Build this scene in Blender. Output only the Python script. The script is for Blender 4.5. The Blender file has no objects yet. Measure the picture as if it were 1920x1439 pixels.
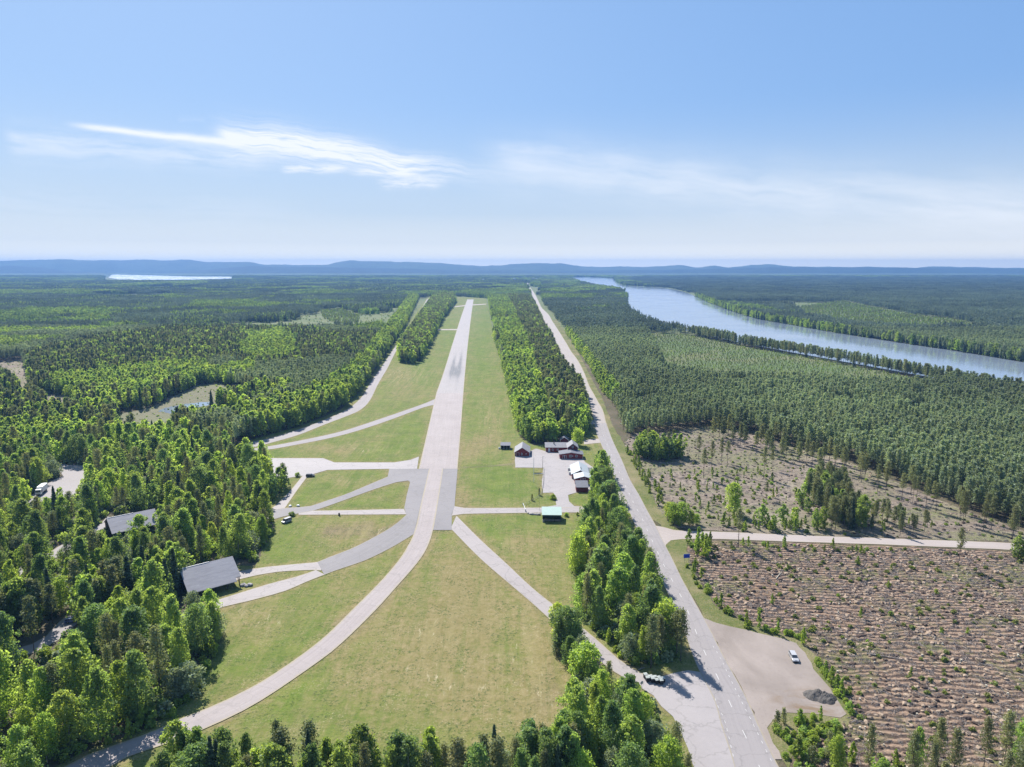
import bpy, bmesh, math, random
import numpy as np
from mathutils import Vector, Matrix
from mathutils.geometry import delaunay_2d_cdt

SC = bpy.context.scene
COL = SC.collection
R = math.radians

# ---------------------------------------------------------------- camera
F, CX, CY, H = 1331.0, 960.0, 719.5, 110.0
PITCH = math.atan((719.5 - 498) / F)
cam = bpy.data.cameras.new('camera'); camo = bpy.data.objects.new('camera', cam); COL.objects.link(camo)
cam.sensor_width = 36; cam.lens = 36 * F / 1920
cam.clip_start = 1; cam.clip_end = 120000
camo.location = (0, 0, H); camo.rotation_euler = (math.pi / 2 - PITCH, 0, 0)
SC.camera = camo
SC.view_settings.view_transform = 'Standard'; SC.view_settings.look = 'None'
SC.view_settings.exposure = 1.2; SC.view_settings.gamma = 1
SC.cycles.use_denoising = True
SC.cycles.max_bounces = 8; SC.cycles.diffuse_bounces = 4; SC.cycles.transmission_bounces = 4
SC.cycles.transparent_max_bounces = 6; SC.cycles.volume_bounces = 1
SC.cycles.volume_step_rate = 8

# photo pixel -> point at height z (used to survey the plan of the place once, in metres)
_c, _s = math.cos(PITCH), math.sin(PITCH)
def P(x, y, z=0.0):
    dx = (x - CX) / F; dy = -(y - CY) / F
    d = (dx, _c + dy * _s, -_s + dy * _c); t = (z - H) / d[2]
    return np.array([d[0] * t, d[1] * t])
def PP(pts, z=0.0): return np.array([P(x, y, z) for x, y in pts])
def proj(X, Y, Z=0.0):
    dz = Z - H; dep = Y * _c - dz * _s; up = Y * _s + dz * _c
    return CX + F * X / dep, CY - F * up / dep
def DIR(x, y):
    dx = (x - CX) / F; dy = -(y - CY) / F
    v = Vector((dx, _c + dy * _s, -_s + dy * _c)).normalized()
    return math.atan2(v.x, v.y), math.asin(v.z)

# ---------------------------------------------------------------- node helper
class G:
    def __init__(s, tree): s.t = tree; s.n = tree.nodes; s.l = tree.links
    def put(s, sock, v):
        if v is None: return
        if hasattr(v, 'is_output'): s.l.new(v, sock)
        else: sock.default_value = v
    def m(s, op, a, b=None, c=None, clamp=False):
        n = s.n.new('ShaderNodeMath'); n.operation = op; n.use_clamp = clamp
        for i, v in enumerate((a, b, c)): s.put(n.inputs[i], v)
        return n.outputs[0]
    def mix(s, f, a, b, bt='MIX'):
        n = s.n.new('ShaderNodeMix'); n.data_type = 'RGBA'; n.blend_type = bt; n.clamp_factor = True
        s.put(n.inputs[0], f)
        for i, v in ((6, a), (7, b)): s.put(n.inputs[i], v if hasattr(v, 'is_output') else (*v, 1))
        return n.outputs[2]
    def rng(s, v, a, b, c=0.0, d=1.0, smooth=False):
        n = s.n.new('ShaderNodeMapRange'); n.clamp = True
        if smooth: n.interpolation_type = 'SMOOTHSTEP'
        for i, x in enumerate((v, a, b, c, d)): s.put(n.inputs[i], x)
        return n.outputs[0]
    def noise(s, vec, scale, detail=3, rough=.55, dist=0.0):
        n = s.n.new('ShaderNodeTexNoise'); s.put(n.inputs['Vector'], vec)
        n.inputs['Scale'].default_value = scale; n.inputs['Detail'].default_value = detail
        n.inputs['Roughness'].default_value = rough; n.inputs['Distortion'].default_value = dist
        return n.outputs[0]
    def xyz(s, x, y, z=0.0):
        n = s.n.new('ShaderNodeCombineXYZ')
        for i, v in enumerate((x, y, z)): s.put(n.inputs[i], v)
        return n.outputs[0]
    def sep(s, v):
        n = s.n.new('ShaderNodeSeparateXYZ'); s.put(n.inputs[0], v); return n.outputs
    def pos(s): return s.n.new('ShaderNodeNewGeometry').outputs['Position']
    def obj(s): return s.n.new('ShaderNodeTexCoord').outputs['Object']
    def attr(s, name):
        n = s.n.new('ShaderNodeAttribute'); n.attribute_name = name; return n.outputs['Fac']
    def scale(s, v, sc):
        n = s.n.new('ShaderNodeMapping'); s.put(n.inputs['Vector'], v); n.inputs['Scale'].default_value = sc
        return n.outputs[0]
    def bump(s, h, dist, strength=1.0):
        n = s.n.new('ShaderNodeBump'); s.put(n.inputs['Height'], h)
        n.inputs['Distance'].default_value = dist; n.inputs['Strength'].default_value = strength
        return n.outputs[0]

# ---------------------------------------------------------------- sun and sky
SUN_EL, SUN_AZ = 45.0, -28.0                      # azimuth from +Y towards +X
az, el = R(SUN_AZ), R(SUN_EL)
sdir = Vector((math.sin(az) * math.cos(el), math.cos(az) * math.cos(el), math.sin(el)))
sun = bpy.data.lights.new('sun', 'SUN'); sun.energy = 4.6; sun.angle = R(0.5); sun.color = (1, .955, .89)
suno = bpy.data.objects.new('sun', sun); COL.objects.link(suno)
suno.rotation_euler = sdir.to_track_quat('Z', 'Y').to_euler(); suno.location = (0, 0, 400)

W = bpy.data.worlds.new('World'); SC.world = W; W.use_nodes = True
g = G(W.node_tree); g.n.clear()
sky = g.n.new('ShaderNodeTexSky'); sky.sky_type = 'NISHITA'; sky.sun_disc = False
sky.sun_elevation = el; sky.sun_rotation = az; sky.air_density = 1.0; sky.dust_density = .6; sky.ozone_density = 1.6
d = g.n.new('ShaderNodeTexCoord').outputs['Generated']
dx, dy, dz = g.sep(d)
AZ = g.m('ARCTAN2', dx, dy); EL = g.m('ARCSINE', dz)
def streak(p0, p1, w, amp, ku=6.0, kv=60.0, thr=(.42, .72), ends=(.15, .25), skew=0.0, wend=1.0):
    a0, e0 = DIR(*p0); a1, e1 = DIR(*p1)
    L = math.hypot(a1 - a0, e1 - e0); ux, uy = (a1 - a0) / L, (e1 - e0) / L
    ra = g.m('SUBTRACT', AZ, a0); re = g.m('SUBTRACT', EL, e0)
    u = g.m('DIVIDE', g.m('ADD', g.m('MULTIPLY', ra, ux), g.m('MULTIPLY', re, uy)), L)
    v = g.m('SUBTRACT', g.m('MULTIPLY', re, ux), g.m('MULTIPLY', ra, uy))
    wob = g.m('MULTIPLY', g.m('SUBTRACT', g.noise(g.xyz(g.m('MULTIPLY', u, 3.0), e0 * 77), 1.6, 4), .5), w / F * 1.2)
    v = g.m('ADD', v, wob)
    ww = g.rng(u, 0, 1, w / F, w * wend / F)
    q = g.m('DIVIDE', v, ww)
    body = g.m('EXPONENT', g.m('MULTIPLY', g.m('MULTIPLY', q, q), -1.0))
    end = g.m('MULTIPLY', g.rng(u, 0, ends[0], smooth=True), g.rng(u, 1 - ends[1], 1, 1, 0, smooth=True))
    nz = g.noise(g.xyz(g.m('MULTIPLY', g.m('ADD', u, g.m('MULTIPLY', v, skew)), ku * L), g.m('MULTIPLY', v, kv), e0 * 31), 4.0, 6, .62, .25)
    nz = g.rng(nz, thr[0], thr[1], smooth=True)
    return g.m('MULTIPLY', g.m('MULTIPLY', g.m('MULTIPLY', body, end), nz), amp)
S = [streak((370, 243), (985, 336), 29, 1.05, 3.2, 62, (.26, .66), (.18, .45), 0, .5),
     streak((395, 247), (760, 285), 11, .7, 5, 50, (.25, .6), (.1, .5), 0, .9),
     streak((470, 268), (900, 322), 13, .6, 4, 60, (.3, .65), (.3, .5), 0, .8),
     streak((110, 231), (470, 271), 4, .95, 8, 60, (.15, .5), (.2, .2), 0, 1.7),
     streak((0, 262), (560, 300), 22, .5, 3, 25, (.25, .7), (.05, .3)),
     streak((520, 317), (670, 318), 6, .75, 10, 60, (.3, .6), (.15, .3)),
     streak((700, 345), (850, 342), 8, .7, 10, 60, (.3, .6), (.2, .3)),
     streak((640, 322), (800, 328), 5, .6, 8, 60, (.3, .6), (.3, .3)),
     streak((860, 296), (2100, 405), 42, .62, 2, 12, (.05, .8), (.12, .1), 0, 1.1),
     streak((-100, 375), (700, 410), 26, .14, 2, 20, (.3, .7), (.1, .4)),
     streak((330, 222), (390, 224), 4, .16, 6, 40, (.3, .6)),
     streak((930, 276), (1010, 281), 5, .16, 6, 40, (.3, .6))]
tot = S[0]
for x in S[1:]: tot = g.m('ADD', tot, x)
tot = g.m('MINIMUM', tot, 1.0)
hi = g.mix(.65, sky.outputs[0], (1.9, 4.0, 8.0))
hi = g.mix(g.rng(EL, 0.0, .22, .95, 0.0, True), hi, (5.6, 6.5, 7.4))
hi = g.mix(g.rng(EL, 0.0, .07, 1.0, 0.0), hi, (8.3, 8.3, 8.0))
hi = g.mix(g.rng(EL, 0.0, .03, .9, 0.0), hi, (10.6, 10.2, 8.6))
skyc = g.mix(g.rng(AZ, -.62, .62, .22, 0.0), hi, (5.4, 7.0, 8.8))
skyc = g.mix(g.m('MULTIPLY', tot, .9), skyc, (8.6, 8.9, 9.5))
bg = g.n.new('ShaderNodeBackground'); g.put(bg.inputs[0], skyc); bg.inputs[1].default_value = .05
g.l.new(bg.outputs[0], g.n.new('ShaderNodeOutputWorld').inputs[0])

# ---------------------------------------------------------------- materials
def newmat(name):
    m = bpy.data.materials.new(name); m.use_nodes = True; m.node_tree.nodes.clear(); return m, G(m.node_tree)
def out(g, sh): g.l.new(sh, g.n.new('ShaderNodeOutputMaterial').inputs[0])
def principled(g, col, rough=.85, spec=.25, normal=None, metal=0.0):
    b = g.n.new('ShaderNodeBsdfPrincipled')
    g.put(b.inputs['Base Color'], col if hasattr(col, 'is_output') else (*col, 1))
    g.put(b.inputs['Roughness'], rough); b.inputs['Specular IOR Level'].default_value = spec
    b.inputs['Metallic'].default_value = metal
    if normal is not None: g.l.new(normal, b.inputs['Normal'])
    return b.outputs[0]
def plain(name, col, rough=.8, spec=.3, var=.18, sc=1.5, metal=0.0):
    m, g = newmat(name)
    n = g.noise(g.obj(), sc, 5); k = g.rng(n, .25, .75, 1 - var, 1 + var)
    c = g.mix(1.0, col, g.xyz(k, k, k), 'MULTIPLY')
    out(g, principled(g, c, rough, spec, None, metal)); return m

def leaf_mat(name, a, b, trans=.34, tcol=1.5, hue=.012, stand=.25, gloss=.05):
    m, g = newmat(name)
    oi = g.n.new('ShaderNodeObjectInfo')
    base = g.mix(g.m('FRACT', g.m('MULTIPLY', oi.outputs['Random'], 7.31)), a, b)
    big = g.noise(g.scale(oi.outputs['Location'], (.006, .006, 0)), 1.0, 3)
    fine = g.noise(g.pos(), .9, 2)
    v = g.m('MULTIPLY', g.rng(big, .3, .7, 1 - stand, 1 + stand), g.rng(fine, .3, .7, .8, 1.2))
    v = g.m('MULTIPLY', v, g.rng(oi.outputs['Random'], 0, 1, .82, 1.18))
    hs = g.n.new('ShaderNodeHueSaturation'); g.put(hs.inputs['Color'], base); g.put(hs.inputs['Value'], v)
    g.put(hs.inputs['Hue'], g.rng(g.m('FRACT', g.m('MULTIPLY', oi.outputs['Random'], 3.7)), 0, 1, .5 - hue, .5 + hue))
    d1 = g.n.new('ShaderNodeBsdfDiffuse'); g.put(d1.inputs[0], hs.outputs[0])
    t1 = g.n.new('ShaderNodeBsdfTranslucent')
    g.put(t1.inputs[0], g.mix(1.0, hs.outputs[0], (tcol * 1.08, tcol, tcol * .55), 'MULTIPLY'))
    mx = g.n.new('ShaderNodeMixShader'); mx.inputs[0].default_value = trans
    g.l.new(d1.outputs[0], mx.inputs[1]); g.l.new(t1.outputs[0], mx.inputs[2])
    gl = g.n.new('ShaderNodeBsdfGlossy'); gl.inputs['Roughness'].default_value = .6; gl.inputs['Color'].default_value = (.9, .95, .9, 1)
    m2 = g.n.new('ShaderNodeMixShader'); m2.inputs[0].default_value = gloss
    g.l.new(mx.outputs[0], m2.inputs[1]); g.l.new(gl.outputs[0], m2.inputs[2]); out(g, m2.outputs[0]); return m

M = {}
M['birch_a'] = leaf_mat('birch_leaves_yellow_green', (0.224, 0.332, 0.069), (0.273, 0.363, 0.083), .60, 1.5, .012, .26, .02)
M['birch_b'] = leaf_mat('birch_leaves_green', (0.181, 0.275, 0.077), (0.235, 0.321, 0.086), .60, 1.5, .012, .26, .02)
M['birch_c'] = leaf_mat('birch_leaves_dark', (0.129, 0.210, 0.077), (0.166, 0.243, 0.083), .52, 1.45, .012, .22, .02)
M['grey_leaf'] = leaf_mat('willow_leaves_grey_green', (0.185, 0.247, 0.159), (0.224, 0.279, 0.175), .44, 1.3, .012, .2, .02)
M['pine_a'] = leaf_mat('pine_needles_grey', (0.165, 0.189, 0.090), (0.200, 0.218, 0.105), .40, 1.3, .012, .2, .02)
M['pine_b'] = leaf_mat('pine_needles_dark', (0.112, 0.145, 0.070), (0.141, 0.167, 0.079), .36, 1.3, .012, .2, .02)
M['spruce'] = leaf_mat('spruce_needles', (0.061, 0.095, 0.046), (0.077, 0.112, 0.053), .26, 1.3, .012, .2, .02)
M['plant'] = leaf_mat('plantation_needles', (.176, .232, .138), (.212, .268, .155), .44, 1.25, .014, .30, .03)
M['plant_shaded'] = leaf_mat('far_needles_shaded', (.115, .160, .125), (.140, .185, .138), .38, 1.2, .014, .35, .02)  # far clumps: missing self-shadow and distant blue put into needle colour
M['bush'] = leaf_mat('bush_leaves', (0.193, 0.281, 0.050), (0.248, 0.325, 0.057), .48, 1.45, .012, .2, .02)
M['tuft'] = leaf_mat('tuft_leaves', (0.165, 0.209, 0.055), (0.209, 0.237, 0.072), .35, 1.2, .012, .2, .02)

def bark(name, lo, hi, z0, z1, birch=False):
    m, g = newmat(name)
    z = g.sep(g.obj())[2]
    c = g.mix(g.rng(z, z0, z1), lo, hi)
    n = g.noise(g.scale(g.obj(), (6, 6, 1.2 if not birch else 7)), 1.0, 4)
    c = g.mix(g.rng(n, .52, .62, 0, .75 if birch else .4), c, (.03, .027, .024))
    out(g, principled(g, c, .9, .15)); return m
M['birch_bark'] = bark('birch_bark', (.28, .26, .23), (.42, .40, .37), 0, 6, True)
M['pine_bark'] = bark('pine_bark', (.10, .082, .070), (.24, .13, .075), 4, 11)
M['spruce_bark'] = bark('spruce_bark', (.085, .072, .062), (.10, .083, .07), 0, 8)

# ground covers -----------------------------------------------------
def grass_mat():
    m, g = newmat('airfield_grass'); p = g.pos()
    dry = g.attr('dry'); lushness = g.attr('lush')  # dry straw against lush green growth
    big = g.noise(p, .011, 4, .6); mid = g.noise(g.scale(p, (1, .5, 1)), .06, 6, .66, .9)
    fin = g.noise(p, .45, 5, .75); streak = g.noise(g.scale(p, (.75, .035, 1)), 1.0, 5, .7)
    diag = g.noise(g.scale(p, (.10, .30, 1)), 1.0, 5, .65, 1.2)
    def ctr(x, k): return g.m('MULTIPLY', g.m('SUBTRACT', x, .5), k)
    f = g.m('ADD', ctr(big, 1.9), ctr(mid, 3.2)); f = g.m('ADD', f, ctr(streak, 2.0)); f = g.m('ADD', f, ctr(fin, 2.4)); f = g.m('ADD', f, ctr(diag, 1.9))
    f = g.m('ADD', f, g.m('MULTIPLY', g.m('SUBTRACT', dry, lushness), 2.7))
    f = g.rng(f, -.80, 1.35)
    green = g.mix(g.rng(g.noise(p, .09, 5, .65), .35, .65), (.078, .118, .020), (.124, .156, .030))
    yel = g.mix(g.rng(fin, .35, .65), (.142, .124, .044), (.220, .178, .088))
    c = g.mix(f, green, yel)
    brown = g.mix(g.rng(fin, .35, .65), (.105, .080, .050), (.175, .138, .095))
    c = g.mix(g.rng(g.m('ADD', g.attr('brown'), ctr(mid, 1.6)), .35, .95, 0, .9), c, brown)
    tuft = g.noise(p, 1.1, 4, .75); t2 = g.noise(g.scale(p, (1, 1, 1)), .16, 4, .7, .5)
    c = g.mix(g.m('MULTIPLY', g.rng(tuft, .50, .62, 0, .9), g.rng(t2, .44, .58)), c, (.032, .058, .014))
    c = g.mix(g.m('MULTIPLY', g.rng(g.noise(p, 1.9, 3), .56, .70, 0, .8), g.rng(g.noise(p, .1, 4, .7), .45, .6)), c, (.31, .27, .165))
    mow = g.noise(g.scale(p, (.26, .016, 1)), 1.0, 5, .7, .9); q_ = g.sep(p)
    c = g.mix(g.m('MULTIPLY', g.rng(mow, .50, .62, 0, .55), g.m('ADD', .22, g.attr('straw'))), c, (.215, .185, .085))
    c = g.mix(g.m('MULTIPLY', g.rng(mow, .48, .38, 0, .45), .55), c, (.070, .112, .020))
    strw = g.noise(g.scale(p, (1.0, .22, 1)), .6, 4, .7)
    c = g.mix(g.m('MULTIPLY', g.rng(strw, .60, .68, 0, .85), g.attr('straw')), c, (.36, .31, .20))
    out(g, principled(g, c, .95, .1, g.bump(g.m('ADD', fin, tuft), .35, .8))); return m
M['grass'] = grass_mat()

def rough_ground(name, cols, thr, sc=1.0, bumpd=.35):
    m, g = newmat(name); p = g.pos()
    a = g.noise(p, .025 * sc, 5, .6); b = g.noise(p, .28 * sc, 5, .7, .4); c_ = g.noise(p, 1.3 * sc, 4, .7)
    c = g.mix(g.rng(b, thr[0], thr[1]), cols[0], cols[1])
    c = g.mix(g.rng(g.m('ADD', g.m('MULTIPLY', a, .8), g.m('MULTIPLY', c_, .5)), .60, .82), c, cols[2])
    c = g.mix(g.rng(c_, .56, .72, 0, .8), c, cols[3])
    out(g, principled(g, c, .95, .1, g.bump(g.m('ADD', b, c_), bumpd, .8))); return m
def floor_mat():
    m, g = newmat('forest_floor'); p = g.pos(); a = g.noise(p, .025, 5, .6); b = g.noise(p, .28, 5, .7, .4); c_ = g.noise(p, 1.3, 4, .7)
    c = g.mix(g.rng(b, .4, .6), (.088, .070, .047), (.054, .060, .028)); c = g.mix(g.rng(g.m('ADD', g.m('MULTIPLY', a, .8), g.m('MULTIPLY', c_, .5)), .60, .82), c, (.130, .105, .078))
    c = g.mix(g.rng(c_, .56, .72, 0, .8), c, (.16, .125, .095))
    heath = g.mix(g.rng(a, .4, .6), (.085, .115, .045), (.13, .14, .065)); c = g.mix(g.rng(g.sep(p)[1], 900, 1250), c, heath)
    out(g, principled(g, c, .95, .1, g.bump(g.m('ADD', b, c_), .35, .8))); return m
M['forest_floor'] = floor_mat()
M['verge'] = rough_ground('verge_grass', [(.115, .120, .042), (.075, .098, .026), (.20, .165, .095), (.225, .19, .125)], (.42, .58), 1.6, .3)
M['cut_old'] = rough_ground('cleared_ground', [(0.133, 0.094, 0.071), (0.090, 0.066, 0.052), (0.184, 0.144, 0.094), (0.216, 0.169, 0.133)], (.40, .62), 1.3, .5)
def cut_mat():
    m, g = newmat('scarified_ground'); p = g.pos(); q = g.sep(p)
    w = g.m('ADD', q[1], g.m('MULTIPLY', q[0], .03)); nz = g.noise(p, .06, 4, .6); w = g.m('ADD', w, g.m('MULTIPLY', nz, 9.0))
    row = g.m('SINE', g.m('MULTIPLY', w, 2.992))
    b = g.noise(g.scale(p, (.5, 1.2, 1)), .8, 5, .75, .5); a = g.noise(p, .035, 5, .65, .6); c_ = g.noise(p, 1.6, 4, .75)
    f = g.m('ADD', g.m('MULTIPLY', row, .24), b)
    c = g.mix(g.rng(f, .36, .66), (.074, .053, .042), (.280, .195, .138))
    c = g.mix(g.rng(c_, .56, .70, 0, .85), c, (.33, .255, .20))
    c = g.mix(g.m('MULTIPLY', g.rng(g.noise(p, .04, 5, .74), .50, .62), g.rng(b, .34, .54, .1, .95)), c, (.12, .130, .050))
    c = g.mix(g.rng(a, .56, .70, 0, .5), c, (.26, .165, .10))
    out(g, principled(g, c, .95, .1, g.bump(g.m('ADD', f, c_), .55, 1.0))); return m
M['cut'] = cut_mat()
def cut2_mat():
    m, g = newmat('cleared_ground_upper'); p = g.pos()
    a = g.noise(g.scale(p, (.016, .03, 1)), 1.0, 5, .65, .6); r_ = g.n.new('ShaderNodeMapping'); g.put(r_.inputs['Vector'], p); r_.inputs['Rotation'].default_value = (0, 0, .62)
    st = g.noise(g.scale(r_.outputs[0], (.03, .28, 1)), 1.0, 5, .7, .6); b = g.noise(p, .45, 5, .75); c_ = g.noise(p, 1.4, 4, .75)
    c = g.mix(g.rng(g.m('ADD', g.m('MULTIPLY', st, .6), g.m('MULTIPLY', b, .4)), .40, .60), (.120, .094, .074), (.245, .200, .158))
    c = g.mix(g.m('MULTIPLY', g.rng(a, .43, .58), g.rng(b, .40, .60, .2, .95)), c, (.135, .148, .058))
    c = g.mix(g.m('MULTIPLY', g.rng(g.noise(p, .012, 4, .6), .54, .62), g.rng(b, .35, .55, .2, .8)), c, (.29, .245, .195))
    c = g.mix(g.rng(c_, .57, .70, 0, .8), c, (.30, .25, .215)); c = g.mix(g.rng(g.noise(p, .9, 3), .58, .70, 0, .7), c, (.075, .062, .048))
    out(g, principled(g, c, .95, .1, g.bump(g.m('ADD', b, c_), .5, .9))); return m
M['cut_far'] = cut2_mat()
M['meadow'] = rough_ground('young_plantation_ground', [(.098, .130, .055), (.078, .110, .045), (.150, .142, .078), (.115, .148, .064)], (.4, .6), .6, .4)
M['bog'] = rough_ground('bog_ground', [(.150, .138, .090), (.115, .112, .065), (.135, .15, .075), (.20, .18, .135)], (.4, .6), .7, .3)
M['hillside'] = rough_ground('far_hillside_forest', [(.060, .080, .045), (.045, .062, .036), (.085, .108, .052), (.065, .085, .046)], (.4, .6), .02, 12)

M['hill_dark'] = rough_ground('dark_hill_spruce', [(.030, .045, .030), (.022, .034, .024), (.045, .062, .036), (.034, .050, .032)], (.4, .6), .02, 12)
def far_canopy():
    m, g = newmat('far_canopy'); p = g.pos()
    a = g.noise(g.scale(p, (.0012, .0022, 0)), 1.0, 5, .6); b = g.noise(g.scale(p, (.02, .02, 0)), 1.0, 4, .7)
    c = g.mix(g.rng(b, .35, .65), (.050, .072, .048), (.085, .112, .068))
    c = g.mix(g.rng(a, .56, .64, 0, .7), c, (.13, .17, .085))
    out(g, principled(g, c, .95, .05)); return m
M['far_canopy'] = far_canopy()

# pavements: u across 0..1, v along in metres ------------------------
def paved(name, c0, c1, crack=.5, edge=0.0, stain=None, joint=0.0, streaky=.25, rough=.75):
    m, g = newmat(name); p = g.pos()
    u = g.attr('u'); v = g.attr('v'); w = g.attr('w')
    a = g.noise(p, .05, 4, .6); b = g.noise(p, .9, 5, .7)
    st = g.noise(g.xyz(g.m('MULTIPLY', u, g.m('MULTIPLY', w, 1.3)), g.m('MULTIPLY', v, .02)), 1.0, 4, .6)
    f = g.m('ADD', g.m('MULTIPLY', a, .45), g.m('ADD', g.m('MULTIPLY', st, streaky * 1.6), g.m('MULTIPLY', b, .32)))
    c = g.mix(g.rng(f, .42, .78), c0, c1)
    if crack:
        vo = g.n.new('ShaderNodeTexVoronoi'); vo.feature = 'DISTANCE_TO_EDGE'; vo.inputs['Scale'].default_value = .11
        wv = g.n.new('ShaderNodeVectorMath'); wv.operation = 'ADD'
        nn = g.n.new('ShaderNodeTexNoise'); nn.inputs['Scale'].default_value = .35; nn.inputs['Detail'].default_value = 4
        g.l.new(p, nn.inputs['Vector']); sc2 = g.n.new('ShaderNodeVectorMath'); sc2.operation = 'SCALE'; sc2.inputs['Scale'].default_value = 5
        g.l.new(nn.outputs['Color'], sc2.inputs[0]); g.l.new(p, wv.inputs[0]); g.l.new(sc2.outputs[0], wv.inputs[1])
        g.l.new(wv.outputs[0], vo.inputs['Vector'])
        c = g.mix(g.rng(vo.outputs['Distance'], 0.0, .035, crack * .6, 0), c, (.09, .085, .08))
    if joint:
        fr = g.m('FRACT', g.m('DIVIDE', v, joint)); fu = g.m('FRACT', g.m('DIVIDE', g.m('MULTIPLY', u, w), 4.2))
        for q in (fr, fu):
            c = g.mix(g.rng(g.m('ABSOLUTE', g.m('SUBTRACT', q, .5)), .0, .03, .22, 0), c, (.14, .125, .115))
    if edge:
        e = g.m('MULTIPLY', g.m('MINIMUM', u, g.m('SUBTRACT', 1.0, u)), w)
        e = g.m('ADD', e, g.m('MULTIPLY', g.m('SUBTRACT', g.noise(p, .5, 4), .5), edge * 1.4))
        c = g.mix(g.rng(e, 0, edge, .85, 0), c, (.24, .205, .12))
    if stain:
        sn = g.noise(g.xyz(g.m('MULTIPLY', u, g.m('MULTIPLY', w, 1.6)), g.m('MULTIPLY', v, .03)), 1.0, 4, .65)
        sm = 0.0
        for (u0, v0, du, dv) in stain:
            q = g.m('ADD', g.m('POWER', g.m('DIVIDE', g.m('SUBTRACT', u, u0), du), 2.0), g.m('POWER', g.m('DIVIDE', g.m('SUBTRACT', v, v0), dv), 2.0))
            sm = g.m('ADD', g.m('EXPONENT', g.m('MULTIPLY', q, -1.0)), sm)
        c = g.mix(g.m('MULTIPLY', g.rng(sn, .26, .52, .25, 1.0), g.m('MINIMUM', g.m('MULTIPLY', sm, 1.1), .92)), c, (.075, .08, .09))
    c = g.mix(1.0, c, (1.0, .985, .955), 'MULTIPLY')
    out(g, principled(g, c, rough, .3, g.bump(b, .03, .5))); return m
M['concrete'] = paved('runway_concrete', (0.198, 0.171, 0.169), (0.261, 0.231, 0.231), .35, .8, None, 6.0, .3)
M['runway_far'] = paved('runway_asphalt_far', (0.181, 0.167, 0.170), (0.239, 0.221, 0.223), .3, .8, [(.36, 175, .075, 75), (.70, 185, .075, 90), (.55, 130, .25, 40)], 0, .45)
M['asphalt_dark'] = paved('asphalt_dark', (0.111, 0.105, 0.113), (0.163, 0.154, 0.162), .55, .5, None, 0, .4)
M['asphalt_light'] = paved('asphalt_light', (0.211, 0.188, 0.187), (0.261, 0.239, 0.240), .6, .6, None, 0, .3)
M['apron'] = paved('apron_asphalt', (0.211, 0.196, 0.201), (0.273, 0.253, 0.257), .5, .5, None, 0, .25)
M['road'] = paved('road_asphalt', (0.170, 0.157, 0.162), (0.218, 0.202, 0.206), .5, .35, None, 0, .45)
M['road_far'] = paved('road_gravelly', (0.200, 0.178, 0.169), (0.261, 0.234, 0.223), .15, 1.0, None, 0, .4)
M['gravel'] = paved('gravel', (0.234, 0.200, 0.188), (0.301, 0.266, 0.254), 0, .6, None, 0, .35, .9)
M['gravel_grey'] = paved('gravel_grey', (0.204, 0.188, 0.190), (0.267, 0.247, 0.251), 0, .6, None, 0, .3, .9)
def lot_mat():
    m, g = newmat('gravel_lot'); p = g.pos()
    a = g.noise(p, .05, 5, .6, .8); b = g.noise(p, 1.1, 5, .7); s = g.noise(g.scale(p, (.10, .035, 1)), 1.0, 4, .6, 1.0)
    c = g.mix(g.rng(g.m('ADD', g.m('MULTIPLY', a, .6), g.m('MULTIPLY', s, .5)), .40, .70), (0.187, 0.158, 0.140), (0.261, 0.223, 0.200))
    c = g.mix(g.rng(b, .55, .75, 0, .4), c, (0.131, 0.104, 0.087))
    hx, hy = P(1520, 1318); q = g.sep(p)
    r = g.m('SQRT', g.m('ADD', g.m('POWER', g.m('SUBTRACT', q[0], float(hx)), 2.0), g.m('POWER', g.m('MULTIPLY', g.m('SUBTRACT', q[1], float(hy)), 1.5), 2.0)))
    st = g.m('MULTIPLY', g.rng(r, 3, 14, 1, 0, True), g.rng(g.noise(g.scale(p, (.12, .3, 1)), 1.0, 5, .65, .8), .42, .62))
    c = g.mix(g.m('MULTIPLY', st, .75), c, (0.141, 0.092, 0.048))
    out(g, principled(g, c, .92, .15, g.bump(b, .05, .6))); return m
M['lot'] = lot_mat()
M['paint'] = plain('road_paint_white', (.40, .395, .385), .7, .3, .2, 2.0)

def water(name, rough, deep):
    m, g = newmat(name); p = g.pos()
    n1 = g.noise(g.scale(p, (.35, .35, 1)), 1.0, 4, .6); n2 = g.noise(g.scale(p, (.012, .012, 1)), 1.0, 3)
    b = g.n.new('ShaderNodeBsdfPrincipled'); b.inputs['Base Color'].default_value = (*deep, 1)
    g.put(b.inputs['Roughness'], g.rng(n2, .35, .65, rough * .6, rough * 1.5)); b.inputs['IOR'].default_value = 1.333
    b.inputs['Specular IOR Level'].default_value = .8
    g.l.new(g.bump(n1, .05, .35), b.inputs['Normal']); out(g, b.outputs[0]); return m
M['water'] = water('river_water', .10, (.165, .20, .245))
M['lake'] = water('lake_water', .25, (.22, .25, .28))

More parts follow.
